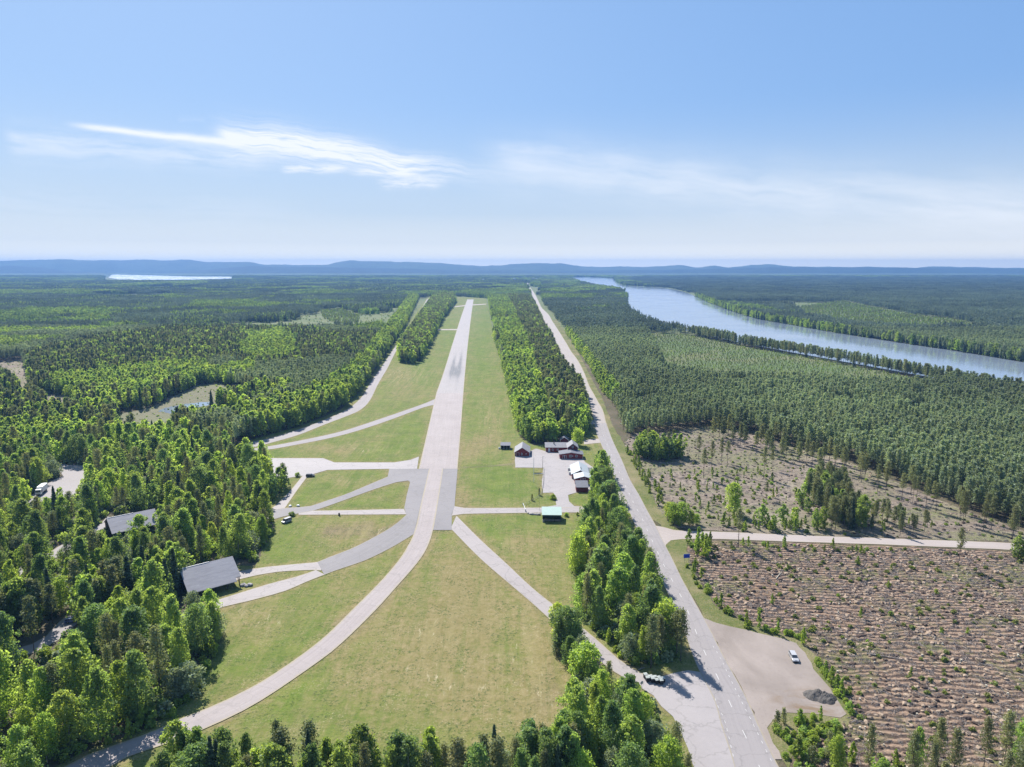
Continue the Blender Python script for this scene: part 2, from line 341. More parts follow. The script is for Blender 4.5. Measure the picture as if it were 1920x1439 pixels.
M['red'] = plain('falu_red_boards', (.20, .036, .026), .85, .2, .2, 3)
M['dark_red'] = plain('dark_red_boards', (.14, .028, .024), .85, .2, .2, 3)
M['brown_wall'] = plain('dark_brown_boards', (.045, .034, .028), .9, .2, .25, 2)
M['roof_grey'] = plain('grey_roofing', (.20, .197, .207), .75, .3, .15, .8)
M['roof_dark'] = plain('dark_grey_roofing', (.10, .104, .125), .7, .3, .15, .8)
M['roof_white'] = plain('pale_metal_roof', (.30, .33, .355), .6, .3, .06, .6)
M['roof_mint'] = plain('mint_metal_roof', (.25, .335, .30), .6, .3, .06, .6)
M['green_wall'] = plain('dark_green_boards', (.035, .055, .045), .85, .2, .2, 3)
M['white'] = plain('white_paint', (.60, .60, .59), .6, .3, .06, 2)
M['glass'] = plain('dark_glass', (.03, .035, .045), .12, .6, .05, 1)
M['black'] = plain('black_plastic', (.018, .018, .019), .5, .3, .1, 2)
M['tyre'] = plain('tyre_rubber', (.022, .022, .023), .85, .2, .1, 5)
M['metal'] = plain('grey_metal', (.33, .34, .35), .45, .4, .1, 3, .6)
M['wood'] = plain('weathered_wood', (.22, .19, .16), .9, .15, .3, 4)
M['pale_wood'] = plain('pale_wood', (.42, .38, .30), .9, .15, .2, 4)
M['stone'] = plain('stone', (.30, .275, .26), .9, .2, .3, 2)
M['heap'] = plain('dark_gravel', (.085, .078, .072), .95, .15, .45, 2.5)
M['blue'] = plain('sign_blue', (.008, .05, .42), .5, .4, .05, 2)
M['car_white'] = plain('car_paint_white', (.34, .34, .35), .3, .5, .02, 1)
M['car_blue'] = plain('car_paint_blue', (.05, .10, .24), .3, .5, .02, 1)
M['car_black'] = plain('car_paint_black', (.03, .032, .035), .3, .5, .02, 1)
M['bin_lid'] = plain('bin_lid_pale', (.30, .32, .30), .5, .4, .08, 2)
M['slash'] = plain('grey_branches', (.22, .19, .17), .9, .15, .35, 1.5)
M['clod'] = plain('soil_clod', (.31, .235, .172), .95, .1, .5, .35)
M['clod_shade'] = plain('clod_pit_shade', (.085, .062, .050), .95, .1, .35, .5)  # dark clods: shade of the small pits put into their colour
M['lamp'] = plain('headlight_glass', (.55, .57, .6), .15, .6, .03, 1)

# ---------------------------------------------------------------- object helpers
def link_mesh(name, verts, faces, mat, parent=None, smooth=False, mats=None, midx=None):
    me = bpy.data.meshes.new(name); me.from_pydata([tuple(v) for v in verts], [], [tuple(f) for f in faces])
    for mm in (mats or [mat]): me.materials.append(mm)
    if midx is not None: me.polygons.foreach_set('material_index', midx)
    if smooth: me.polygons.foreach_set('use_smooth', [True] * len(me.polygons))
    me.update(); o = bpy.data.objects.new(name, me); COL.objects.link(o)
    if parent: o.parent = parent
    return o
def structure(o): o['kind'] = 'structure'; return o
def stuff(o, label=None, cat=None):
    o['kind'] = 'stuff'
    if label: o['label'] = label
    if cat: o['category'] = cat
    return o
def tag(o, label, cat, group=None):
    o['label'] = label; o['category'] = cat
    if group: o['group'] = group
    return o
def thing(name, label, cat, loc=(0, 0, 0), rot=0.0, group=None):
    o = bpy.data.objects.new(name, None); COL.objects.link(o); o.empty_display_size = .5
    o.location = loc; o.rotation_euler = (0, 0, rot); return tag(o, label, cat, group)

class MB:
    def __init__(s): s.v = []; s.f = []
    def box(s, x0, x1, y0, y1, z0, z1, taper=1.0):
        b = len(s.v); cx, cy = (x0 + x1) / 2, (y0 + y1) / 2
        for z, k in ((z0, 1.0), (z1, taper)):
            for x, y in ((x0, y0), (x1, y0), (x1, y1), (x0, y1)): s.v.append((cx + (x - cx) * k, cy + (y - cy) * k, z))
        s.f += [(b, b + 3, b + 2, b + 1), (b + 4, b + 5, b + 6, b + 7)] + [(b + i, b + (i + 1) % 4, b + 4 + (i + 1) % 4, b + 4 + i) for i in range(4)]
        return s
    def tube(s, pts, rads, n=6):
        b = len(s.v); pts = [Vector(p) for p in pts]
        for i, p in enumerate(pts):
            t = (pts[min(i + 1, len(pts) - 1)] - pts[max(i - 1, 0)]).normalized()
            a = t.cross(Vector((0, 1, 0)) if abs(t.y) < .9 else Vector((1, 0, 0))).normalized(); c = t.cross(a)
            for k in range(n):
                w = 2 * math.pi * k / n; q = p + (a * math.cos(w) + c * math.sin(w)) * rads[i]; s.v.append(tuple(q))
        for i in range(len(pts) - 1):
            for k in range(n):
                s.f.append((b + i * n + k, b + i * n + (k + 1) % n, b + (i + 1) * n + (k + 1) % n, b + (i + 1) * n + k))
        s.f.append(tuple(b + k for k in reversed(range(n)))); e = b + (len(pts) - 1) * n; s.f.append(tuple(e + k for k in range(n)))
        return s
    def poly(s, pts, d):          # prism: polygon swept along vector d
        b = len(s.v); n = len(pts); d = Vector(d)
        s.v += [tuple(p) for p in pts] + [tuple(Vector(p) + d) for p in pts]
        s.f += [tuple(range(b + n - 1, b - 1, -1)), tuple(range(b + n, b + 2 * n))]
        s.f += [(b + i, b + (i + 1) % n, b + n + (i + 1) % n, b + n + i) for i in range(n)]
        return s
    def build(s, name, mat, parent=None, smooth=False):
        o = link_mesh(name, s.v, s.f, mat, parent, smooth)
        bm = bmesh.new(); bm.from_mesh(o.data); bmesh.ops.recalc_face_normals(bm, faces=bm.faces); bm.to_mesh(o.data); bm.free()
        return o

# ---------------------------------------------------------------- plan helpers
def inside(poly, X, Y):
    poly = np.asarray(poly); r = np.zeros(len(X), bool); n = len(poly); j = n - 1
    for i in range(n):
        xi, yi = poly[i]; xj, yj = poly[j]
        c = ((yi > Y) != (yj > Y)) & (X < (xj - xi) * (Y - yi) / (yj - yi + 1e-12) + xi)
        r ^= c; j = i
    return r
def densify(pts, step, jit=0.0, seed=0, closed=True):
    rng = np.random.default_rng(seed); o = []
    n = len(pts)
    for i in range(n if closed else n - 1):
        a = np.array(pts[i]); b = np.array(pts[(i + 1) % n]); L = np.linalg.norm(b - a); k = max(1, int(L / step))
        nn = np.array([-(b - a)[1], (b - a)[0]]) / max(L, 1e-6)
        for q in range(k):
            w = 0 if q == 0 else rng.normal() * jit
            o.append(a + (b - a) * q / k + nn * w)
    if not closed: o.append(np.array(pts[-1]))
    return np.array(o)
def smooth_line(pts, step=4.0):
    pts = np.array(pts, float); P0 = np.vstack([2 * pts[0] - pts[1], pts, 2 * pts[-1] - pts[-2]]); o = []
    for i in range(1, len(P0) - 2):
        a, b, c, d_ = P0[i - 1], P0[i], P0[i + 1], P0[i + 2]; k = max(2, int(np.linalg.norm(c - b) / step))
        for q in range(k):
            t = q / k
            o.append(.5 * ((2 * b) + (-a + c) * t + (2 * a - 5 * b + 4 * c - d_) * t * t + (-a + 3 * b - 3 * c + d_) * t ** 3))
    o.append(pts[-1]); return np.array(o)
def resample(line, n):
    d_ = np.r_[0, np.cumsum(np.linalg.norm(np.diff(line, axis=0), axis=1))]; t = np.linspace(0, d_[-1], n)
    return np.c_[np.interp(t, d_, line[:, 0]), np.interp(t, d_, line[:, 1])]
EDGES = []
def ribbon(name, Lpx, Rpx, z, mat, smooth=True, step=5.0, jit=0.0, ground=False, register=True):
    L = np.array(Lpx, float) if ground else PP(Lpx); Rr = np.array(Rpx, float) if ground else PP(Rpx)
    if smooth: L, Rr = smooth_line(L, step), smooth_line(Rr, step)
    n = max(len(L), len(Rr), int(max(np.linalg.norm(np.diff(L, axis=0), axis=1).sum(), 1) / step), 2)
    L, Rr = resample(L, n), resample(Rr, n)
    if register: EDGES.extend([L, Rr])
    if jit:
        rg = np.random.default_rng(len(name)); nn = (Rr - L); nn /= np.linalg.norm(nn, axis=1)[:, None]
        L = L + nn * rg.normal(size=(n, 1)) * jit; Rr = Rr + nn * rg.normal(size=(n, 1)) * jit
    A = 6; V = []; U = []; VV = []; WW = []
    mid = (L + Rr) / 2; dist = np.r_[0, np.cumsum(np.linalg.norm(np.diff(mid, axis=0), axis=1))]
    for i in range(n):
        for a in range(A + 1):
            q = L[i] + (Rr[i] - L[i]) * a / A; V.append((q[0], q[1], z)); U.append(a / A); VV.append(dist[i]); WW.append(np.linalg.norm(Rr[i] - L[i]))
    Fc = [(i * (A + 1) + a, i * (A + 1) + a + 1, (i + 1) * (A + 1) + a + 1, (i + 1) * (A + 1) + a) for i in range(n - 1) for a in range(A)]
    o = link_mesh(name, V, Fc, mat)
    for nm, dt in (('u', U), ('v', VV), ('w', WW)):
        at = o.data.attributes.new(nm, 'FLOAT', 'POINT'); at.data.foreach_set('value', np.array(dt, np.float32))
    fixup(o); return structure(o)
def fixup(o):
    me = o.data
    nz = np.zeros(len(me.polygons) * 3); me.polygons.foreach_get('normal', nz)
    if nz.reshape(-1, 3)[:, 2].mean() < 0: me.flip_normals()
def sheet(name, pts, z, mat, interior=None, attrs=None, register=False):
    pts = np.asarray(pts, float)
    if register: EDGES.append(np.vstack([pts, pts[:1]]))
    vs = [Vector(p) for p in pts]
    if interior is not None and len(interior): vs += [Vector(p) for p in interior]
    ov, oe, of, *_ = delaunay_2d_cdt(vs, [], [list(range(len(pts)))], 1, 1e-4)
    o = link_mesh(name, [(v.x, v.y, z) for v in ov], of, mat)
    me = o.data; X = np.array([v.x for v in ov]); Y = np.array([v.y for v in ov])
    xr = X.max() - X.min()
    base = {'u': np.full(len(X), .5), 'v': Y - Y.min(), 'w': np.full(len(X), 8.0)}
    if attrs: base.update(attrs(X, Y))
    for k, a in base.items():
        at = me.attributes.new(k, 'FLOAT', 'POINT'); at.data.foreach_set('value', np.asarray(a, np.float32))
    fixup(o); return structure(o)
def gridpts(poly, step, seed=0, jit=.35):
    poly = np.asarray(poly); rng = np.random.default_rng(seed)
    x = np.arange(poly[:, 0].min(), poly[:, 0].max(), step); y = np.arange(poly[:, 1].min(), poly[:, 1].max(), step)
    X, Y = np.meshgrid(x, y); X = X.ravel() + rng.uniform(-jit, jit, X.size) * step; Y = Y.ravel() + rng.uniform(-jit, jit, Y.size) * step
    k = inside(poly, X, Y); return np.c_[X[k], Y[k]]
def vnoise(X, Y, sc, seed=0, octv=3):
    o = np.zeros(len(X)); amp = 1; tot = 0
    for q in range(octv):
        x = X / sc * 2 ** q + seed * 17.3; y = Y / sc * 2 ** q - seed * 9.1
        xi = np.floor(x).astype(np.int64); yi = np.floor(y).astype(np.int64); fx = x - xi; fy = y - yi
        fx = fx * fx * (3 - 2 * fx); fy = fy * fy * (3 - 2 * fy)
        def h(a, b):
            n = (a * 374761393 + b * 668265263 + seed * 1442695 + q * 31337) & 0x7fffffff
            n = ((n ^ (n >> 13)) * 1274126177) & 0x7fffffff
            return ((n ^ (n >> 16)) & 0xffff) / 65535.0
        v = (h(xi, yi) * (1 - fx) + h(xi + 1, yi) * fx) * (1 - fy) + (h(xi, yi + 1) * (1 - fx) + h(xi + 1, yi + 1) * fx) * fy
        o += v * amp; tot += amp; amp *= .5
    return o / tot
def distlines(X, Y, lines):
    D = np.full(len(X), 1e9)
    for ln in lines:
        a = ln[:-1]; b = ln[1:]
        for i in range(len(a)):
            ab = b[i] - a[i]; L2 = ab @ ab
            if L2 < 1e-9: continue
            t = np.clip(((X - a[i][0]) * ab[0] + (Y - a[i][1]) * ab[1]) / L2, 0, 1)
            D = np.minimum(D, np.hypot(X - a[i][0] - t * ab[0], Y - a[i][1] - t * ab[1]))
    return D

# ================================================================ THE GROUND AND PAVEMENTS
o = link_mesh('ground', [(-15500, -300, 0), (15500, -300, 0), (15500, 11700, 0), (-15500, 11700, 0)], [(0, 1, 2, 3)], M['forest_floor']); structure(o)

# main road edges (photo survey)
ROAD_L = [(1386, 1475), (1372, 1420), (1352, 1360), (1338, 1310), (1312, 1262), (1297, 1226), (1280, 1178), (1260, 1130), (1235, 1080), (1224, 1056), (1209, 1024.6), (1199, 1004), (1189, 982), (1180, 961.5), (1169, 930), (1157, 910), (1151, 894.6), (1139, 863), (1126, 831.5), (1117, 810), (1115, 794), (1108.6, 770), (1104, 754.6), (1096, 738.8), (1088, 723), (1066, 697), (1055.8, 675.8), (1048, 660), (1042.7, 646), (1030.4, 622.4), (1020.2, 602), (1015.5, 591), (1012.5, 583), (1009, 576.7), (1003.3, 567.3), (996.5, 551.5), (988.7, 535.8), (987.4, 529.5)]
ROAD_R = [(1480, 1475), (1450, 1420), (1422, 1360), (1400, 1310), (1374, 1262), (1354, 1226), (1330, 1178), (1303, 1130), (1275.5, 1080), (1264.5, 1056), (1248, 1024.6), (1238, 1004), (1227.5, 982), (1215.6, 961.5), (1199, 930), (1187, 910), (1179, 894.6), (1166, 863), (1151, 831.5), (1142.4, 810), (1137, 794), (1130.6, 770), (1122, 754.6), (1113.3, 738.8), (1104.6, 723), (1094.4, 697), (1083.3, 675.8), (1071.5, 660), (1063.2, 646), (1048.6, 622.4), (1035.5, 602), (1029.2, 591), (1021.3, 583), (1015.4, 576.7), (1010.7, 567.3), (1002.9, 551.5), (991.8, 535.8), (989.6, 529.5)]
def cut(lst, a, b): return lst[a:b]
N_SPLIT = 20
ribbon('main_road', ROAD_L[:N_SPLIT + 1], ROAD_R[:N_SPLIT + 1], .16, M['road'])
ribbon('main_road_far', ROAD_L[N_SPLIT:], ROAD_R[N_SPLIT:], .17, M['road_far'])
# runway
ribbon('runway', [(785, 880), (802, 807), (818, 738)], [(858, 880), (864, 807), (869, 738)], .20, M['concrete'], False, 4)
ribbon('runway_far', [(818, 738), (833, 695), (850, 640), (866, 590), (876, 562)], [(869, 738), (873, 690), (878, 640), (884, 590), (888, 562)], .20, M['runway_far'], True, 6)
ribbon('concrete_taxiway', [(804.5, 880), (791, 938), (778, 995), (765, 1024), (745, 1055), (710, 1095), (660, 1145), (600, 1203), (512, 1266), (462, 1295), (400, 1325), (344, 1347), (275, 1378), (175, 1412), (120, 1440)],
       [(831, 880), (822, 938), (812, 995), (800, 1030), (780, 1060), (745, 1100), (700, 1150), (640, 1208), (600, 1240), (500, 1309), (437, 1344), (375, 1372), (312, 1397), (237, 1422), (150, 1475)], .21, M['concrete'])
sheet('runway_shoulder', densify(PP([(730, 880), (804.5, 880.2), (791, 938), (778, 995), (775, 1003), (762, 966), (758, 954), (763, 928), (769, 905), (765, 902), (741, 905.5), (727, 894.6)]), 4), .185, M['asphalt_dark'], register=True)
sheet('turning_pad', densify(PP([(831, 880.2), (858, 880.2), (852, 952), (847, 965), (847, 995), (812, 995), (822, 938)]), 4), .185, M['asphalt_dark'], register=True)
ribbon('diagonal_taxiway', [(727, 894.6), (700, 906), (647.5, 928), (608, 941), (580, 950.6), (538, 953), (500, 958)], [(742, 905.5), (700, 919), (645, 939), (588, 958.5), (546, 966), (512, 975), (490, 984)], .18, M['asphalt_dark'])
ribbon('cross_taxiway', [(560, 958.6), (600, 958.4), (680, 957), (757, 955)], [(560, 966.5), (600, 966.2), (680, 966), (762, 965.5)], .175, M['asphalt_light'], False)
ribbon('lower_taxiway', [(762, 966), (739, 986), (700, 1009), (660.5, 1029), (624, 1043), (595, 1055)], [(775, 1003), (739, 1025), (687, 1051), (642, 1066.5), (612, 1077), (608, 1079)], .18, M['asphalt_dark'])
ribbon('hangar_path', [(606, 1053), (595, 1055), (560, 1058), (499, 1064), (449, 1072), (425, 1078)], [(602, 1071), (591, 1069.8), (560, 1071), (525, 1073), (480, 1080), (440, 1090)], .17, M['asphalt_light'])
ribbon('hangar_access_road', [(592, 1069.8), (560, 1081), (500, 1097), (433, 1118), (395, 1130)], [(609, 1078.5), (570, 1094), (533, 1110), (467, 1128), (415, 1140), (395, 1148)], .172, M['asphalt_light'])
sheet('apron', densify(PP([(400, 861), (452, 861), (517, 860), (606, 860), (627, 868), (739, 868), (770, 863), (785.6, 857), (782, 880), (730, 880), (614, 882), (590, 889), (578, 893), (567, 893), (540, 897), (520, 905), (400, 905)]), 6), .178, M['apron'], register=True)
ribbon('short_link_path', [(567, 893), (545, 920), (520, 945), (505, 958)], [(577.5, 893), (556, 922), (535.5, 952), (530, 958)], .174, M['asphalt_light'])
ribbon('gravel_path', [(822, 746), (791, 759), (713, 786), (634.5, 811), (530, 833), (496, 838.5), (452, 845)], [(814, 760), (796, 764), (713, 794.5), (634, 818.5), (530, 839.5), (500, 844), (452, 850)], .14, M['gravel_grey'])
ribbon('perimeter_road', [(430, 846), (460, 832), (500, 824), (560, 806), (608, 788), (640, 774), (660, 762), (680, 742), (697, 714), (717, 686), (738, 655), (762, 621), (785, 588), (800, 562)], [(440, 851), (470, 841), (508, 831), (560, 816), (608, 797), (650, 781), (676, 769), (694, 751), (709, 721), (727, 690), (744, 657), (766, 621), (788, 588), (804, 560)], .13, M['gravel_grey'])
ribbon('right_taxiway', [(852, 950), (860, 953.2), (900, 953.4), (977, 953), (1060, 952.5), (1112, 953)], [(847, 968), (860, 965), (900, 964), (1010, 962.5), (1060, 962), (1112, 962)], .174, M['asphalt_light'], False)
ribbon('southeast_taxiway', [(845, 992), (900, 1048), (960, 1100), (1010, 1143), (1045, 1176), (1075, 1198), (1107, 1225), (1142, 1255), (1180, 1278), (1204, 1292)], [(856, 968), (900, 1012), (950, 1058), (1000, 1105), (1052, 1146), (1095, 1180), (1130, 1210), (1160, 1237), (1190, 1257), (1212, 1268)], .176, M['asphalt_light'])
sheet('lay_by', densify(PP([(1196, 1262), (1240, 1270), (1290, 1258), (1318, 1262), (1340, 1310), (1356, 1360), (1372, 1420), (1390, 1478), (1310, 1478), (1290, 1405), (1262, 1345), (1225, 1305), (1200, 1290)]), 4, .15, 3), .15, M['apron'], register=True)
LOTP = PP([(1316, 1158), (1340, 1168), (1400, 1182), (1470, 1199), (1493, 1207), (1535, 1267), (1573, 1318), (1587, 1340), (1576, 1347), (1535, 1341), (1476, 1337), (1451, 1349), (1438, 1366), (1449, 1394), (1470, 1440), (1400, 1420), (1300, 1200)])
sheet('gravel_lot', densify(PP([(1316, 1158), (1340, 1168), (1370, 1176), (1400, 1182), (1438, 1192), (1470, 1199), (1493, 1207), (1514, 1234), (1535, 1267), (1556, 1291), (1573, 1318), (1587, 1340), (1576, 1347), (1535, 1341), (1476, 1337), (1451, 1349), (1438, 1366), (1449, 1394), (1466, 1425), (1440, 1425), (1424, 1365), (1400, 1310), (1372, 1258), (1348, 1215)]), 2.5, .25, 4), .14, M['lot'], register=True)
ribbon('gravel_side_road', [(1222, 985), (1240, 988), (1256, 992), (1275, 996), (1342, 997.5), (1471, 1003), (1631, 1009), (1800, 1015), (1900, 1019), (2050, 1026)], [(1246, 1030), (1250, 1020), (1259, 1013.5), (1280, 1011.5), (1342, 1011.5), (1471, 1016), (1651, 1022), (1800, 1028), (1900, 1032), (2050, 1040)], .13, M['gravel'], True, 5, .1)
sheet('house_yard', densify(PP([(966, 857), (966, 877.5), (1019, 878), (1016, 900), (1017.5, 925), (1037, 924.5), (1042, 931), (1043.5, 948), (1014, 953), (1014, 958), (1111, 958), (1111, 952.5), (1077, 950), (1067, 941), (1065, 929), (1084, 923.5), (1120, 923), (1116, 880), (1098, 868), (1093, 862), (1048, 850), (1023, 847), (1005, 842)]), 4, .15, 5), .165, M['apron'], register=True)
ribbon('house_drive', [(1095, 826), (1110, 824), (1126, 823)], [(1095, 834), (1110, 832.5), (1128, 831)], .145, M['gravel'], False)
ribbon('upper_house_drive', [(1088, 794), (1104, 790), (1116, 789)], [(1088, 799), (1106, 796.5), (1119, 796)], .145, M['gravel'], False)
ribbon('runway_end_path', [(815, 617.5), (858, 617.5)], [(815, 619.5), (857, 619.5)], .12, M['gravel'], False, register=False)
ribbon('runway_end_turn', [(852, 575), (880, 571.5), (912, 570)], [(852, 576.5), (880, 573.5), (912, 571.2)], .12, M['gravel'], False, register=False)
ribbon('worn_foot_track', [(868, 876.5), (890, 875), (930, 872.5), (966, 868)], [(868, 878.5), (890, 877.5), (930, 875), (966, 872)], .10, M['verge'], True, 3, .25, register=False)
ribbon('forest_track', [(202, 967), (180, 990), (155, 1001), (112, 1025), (60, 1055), (-40, 1090)], [(210, 978), (188, 1003), (160, 1013), (118, 1039), (66, 1069), (-34, 1106)], .10, M['gravel_grey'], True, 5, .4, register=False)
ribbon('forest_drive', [(-60, 1236), (30, 1217), (70, 1203), (100, 1180), (135, 1150), (250, 1118), (330, 1100)], [(-60, 1252), (36, 1232), (82, 1216), (118, 1196), (150, 1166), (255, 1130), (335, 1112)], .10, M['gravel_grey'], True, 5, .4, register=False)
sheet('gravel_yard', densify(PP([(94, 874), (100, 870.5), (160, 873), (163, 882), (170, 896), (150, 925), (120, 940), (70, 948), (40, 950), (30, 935), (60, 925), (98, 902), (118, 894), (112, 884)]), 3, .4, 6), .10, M['gravel_grey'])

# road markings (one sheet per marking kind; they are paint on the road)
def dashes(name, line, on, off, w, z, start=0.0, end=1e9):
    line = smooth_line(PP(line), 1.0); d_ = np.r_[0, np.cumsum(np.linalg.norm(np.diff(line, axis=0), axis=1))]
    mb = MB(); s = start
    while s + on < min(d_[-1], end):
        q = [np.array([np.interp(t, d_, line[:, 0]), np.interp(t, d_, line[:, 1])]) for t in (s, s + on)]
        t = (q[1] - q[0]) / on; nn = np.array([-t[1], t[0]]) * w / 2; b = len(mb.v)
        for p in (q[0] - nn, q[0] + nn, q[1] + nn, q[1] - nn): mb.v.append((p[0], p[1], z))
        mb.f.append((b, b + 1, b + 2, b + 3)); s += on + off
    o = mb.build(name, M['paint']); fixup(o); return structure(o)
dashes('road_centre_marking', [(1432, 1460), (1417, 1423), (1388, 1362), (1364, 1310), (1342, 1264), (1321, 1224), (1305, 1186), (1281, 1128), (1249.5, 1069.5), (1237.7, 1046.6), (1218.8, 1005.7), (1202, 970), (1185.7, 939.5), (1165, 895), (1145, 850), (1130, 815)], 3.0, 9.0, .16, .185, 1)
dashes('road_edge_marking', [(1465, 1465), (1443, 1422), (1414, 1363), (1387, 1310), (1365, 1265), (1350, 1234), (1331, 1204)], 1.0, 2.0, .11, .185)
dashes('lay_by_edge_marking', [(1375, 1420), (1359, 1354), (1347, 1328), (1338, 1302)], 1.0, 2.0, .11, .185)

# airfield grass with its dry and lush patches
AIR = PP([(911, 560), (918, 590), (928, 640), (945, 695), (962, 765), (974, 818), (1002, 836), (1060, 828), (1100, 815), (1112, 790), (1096, 738), (1114, 790), (1128, 828), (1142, 864), (1168, 922), (1186, 961), (1204, 1006), (1222, 1046), (1242, 1088), (1261, 1132), (1282, 1182), (1298, 1226), (1318, 1270), (1340, 1320), (1395, 1500), (60, 1500), (80, 1450), (150, 1412), (262, 1372), (325, 1338), (366, 1292), (400, 1232), (410, 1190), (395, 1150), (370, 1135), (330, 1110), (340, 1070), (430, 1060), (478, 1062), (492, 1030), (516, 988), (505, 972), (505, 945), (536, 915), (500, 880), (440, 862), (432, 845), (460, 828), (560, 800), (640, 768), (690, 715), (735, 648), (798, 562), (806, 556), (846, 556)])
ELL = [(700, 985, 70, 22, .55, .5), (640, 1000, 60, 16, .35, .45), (750, 705, 45, 14, .35, .1), (760, 735, 40, 16, .35, .1), (925, 790, 14, 30, .4, .25), (915, 830, 30, 14, .45, .2), (885, 850, 18, 22, .5, .1), (600, 840, 70, 10, .3, .1), (640, 848, 30, 8, .35, .1),
       (870, 1120, 60, 70, .35, .2), (800, 1180, 110, 40, .4, .15), (760, 1250, 90, 40, .35, .12), (690, 1290, 60, 30, .2, .2), (900, 1310, 90, 50, .3, .05), (850, 1080, 30, 50, .35, .25), (1020, 1290, 60, 70, .4, .35), (1050, 1330, 40, 60, .3, .3), (1010, 1200, 40, 50, .3, .1), (470, 1160, 60, 26, .25, .05), (480, 1200, 60, 20, .25, .05), (380, 1290, 60, 24, .2, .1), (640, 1110, 40, 16, .12, .02),
       (970, 1010, 40, 18, .25, .05), (1000, 1060, 40, 26, .2, .05), (645, 905, 28, 8, .25, .0), (700, 935, 36, 8, .15, .1), (765, 905, 10, 4, .3, .5), (870, 940, 12, 40, .35, .15), (975, 870, 60, 6, .35, .3), (1150, 1250, 50, 12, .3, .8), (900, 1180, 70, 90, .25, 0), (450, 1375, 80, 20, .15, .1)]
LUSH = [(790, 690, 14, 40, .3), (950, 910, 50, 22, .35), (905, 645, 10, 40, .3), (840, 640, 20, 20, .22), (850, 980, 20, 20, .1), (720, 1070, 60, 20, .25), (560, 930, 30, 12, .25), (610, 912, 60, 14, .15), (780, 815, 30, 30, .25), (500, 1020, 40, 20, .25), (730, 1040, 30, 10, .2), (950, 1000, 60, 20, .15), (830, 610, 14, 12, .25), (915, 600, 14, 40, .2), (860, 1010, 20, 6, .2), (900, 700, 14, 60, .1), (940, 1040, 50, 16, .1), (930, 880, 60, 12, .2), (1060, 940, 40, 10, .25)]
RUNW_EDGES = [e for e in EDGES]
def air_attr(X, Y):
    px, py = proj(X, Y); dry = np.zeros(len(X)); brn = np.zeros(len(X)); lush = np.zeros(len(X))
    for (x, y, rx, ry, a, b) in ELL:
        w = np.exp(-((px - x) / rx) ** 2 - ((py - y) / ry) ** 2); dry += a * w; brn += b * w
    for (x, y, rx, ry, a) in LUSH: lush += a * np.exp(-((px - x) / rx) ** 2 - ((py - y) / ry) ** 2)
    near = Y < 760; D = np.full(len(X), 99.0); D[near] = distlines(X[near], Y[near], RUNW_EDGES)
    e = np.exp(-(D / 2.2) ** 2); dry += .45 * e; brn += .45 * e
    # mown field at the south: long pale windrows
    fld = (py > 1010) & (px > 620) & (px < 1090)
    lush += np.where(fld, -.17, .05) * (Y < 760); lush += np.where(Y > 620, .03, 0)
    st = np.zeros(len(X))
    for (x, y, rx, ry) in ((830, 1270, 90, 40), (900, 1290, 60, 40), (800, 1190, 60, 30), (980, 1230, 30, 80), (1010, 1300, 40, 50), (760, 705, 60, 20), (925, 790, 20, 40), (690, 1000, 60, 14), (640, 905, 30, 8), (480, 1170, 60, 30), (960, 1020, 40, 14), (600, 1370, 90, 12), (680, 842, 60, 10)): st = np.maximum(st, np.exp(-((px - x) / rx) ** 2 - ((py - y) / ry) ** 2))
    return {'dry': dry, 'brown': brn, 'lush': lush, 'straw': st}
bd = densify(AIR, 3.0, .35, 1)
near_pts = gridpts(AIR, 2.6, 2); near_pts = near_pts[near_pts[:, 1] < 480]
mid_pts = gridpts(AIR, 5, 3); mid_pts = mid_pts[(mid_pts[:, 1] >= 480) & (mid_pts[:, 1] < 900)]
far_pts = gridpts(AIR, 16, 4); far_pts = far_pts[far_pts[:, 1] >= 900]
sheet('airfield_grass', bd, .06, M['grass'], np.vstack([near_pts, mid_pts, far_pts]), air_attr)

# road verges on the east side, clear-cuts, bog, river
VERGE = [(1500, 1500), (1476, 1440), (1449, 1394), (1438, 1366), (1400, 1300), (1322, 1163), (1282, 1093), (1262, 1058), (1246, 1030), (1240, 985), (1219, 972), (1184, 903), (1152, 835), (1139, 805), (1126, 766), (1108, 735), (1092, 708), (1068, 656), (1035, 600), (1044, 600), (1082, 656), (1108, 708), (1128, 745), (1150, 800), (1180, 850), (1212, 900), (1236, 955), (1262, 985), (1300, 1012), (1288, 1028), (1296, 1062), (1316, 1100), (1345, 1140), (1400, 1170), (1500, 1200), (1540, 1240), (1600, 1338), (1590, 1360), (1500, 1380), (1480, 1440), (1510, 1500)]
sheet('road_verge', densify(PP(VERGE), 3, .3, 7), .08, M['verge'])
CUT1 = PP([(1288, 1022), (1342, 1014), (1471, 1018), (1651, 1024), (1900, 1034), (2100, 1042), (2250, 1200), (2300, 1530), (1500, 1530), (1500, 1400), (1590, 1350), (1600, 1335), (1540, 1235), (1495, 1196), (1400, 1166), (1345, 1132), (1316, 1095), (1296, 1060)])
VL = smooth_line(PP(ROAD_L[19:36]), 6)
ribbon('roadside_gravel', VL - [5.5, 0], VL + [.5, 0], .09, M['verge'], False, 6, .4, True, False)
sheet('road_bay', densify(PP([(1158, 921), (1166, 924), (1184, 962), (1172, 962), (1162, 948)]), 2, .2, 31), .13, M['road_far'])
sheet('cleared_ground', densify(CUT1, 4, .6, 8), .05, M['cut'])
CUT2 = PP([(1170, 830), (1195, 812), (1250, 811), (1330, 800), (1400, 812), (1470, 836), (1540, 850), (1615, 876), (1690, 908), (1760, 938), (1840, 968), (1930, 1000), (2010, 1020), (1900, 1017), (1631, 1007), (1471, 1001), (1342, 995), (1270, 990), (1236, 960), (1205, 900)])
sheet('cleared_ground_upper', densify(CUT2, 4, .8, 9), .05, M['cut_far'])
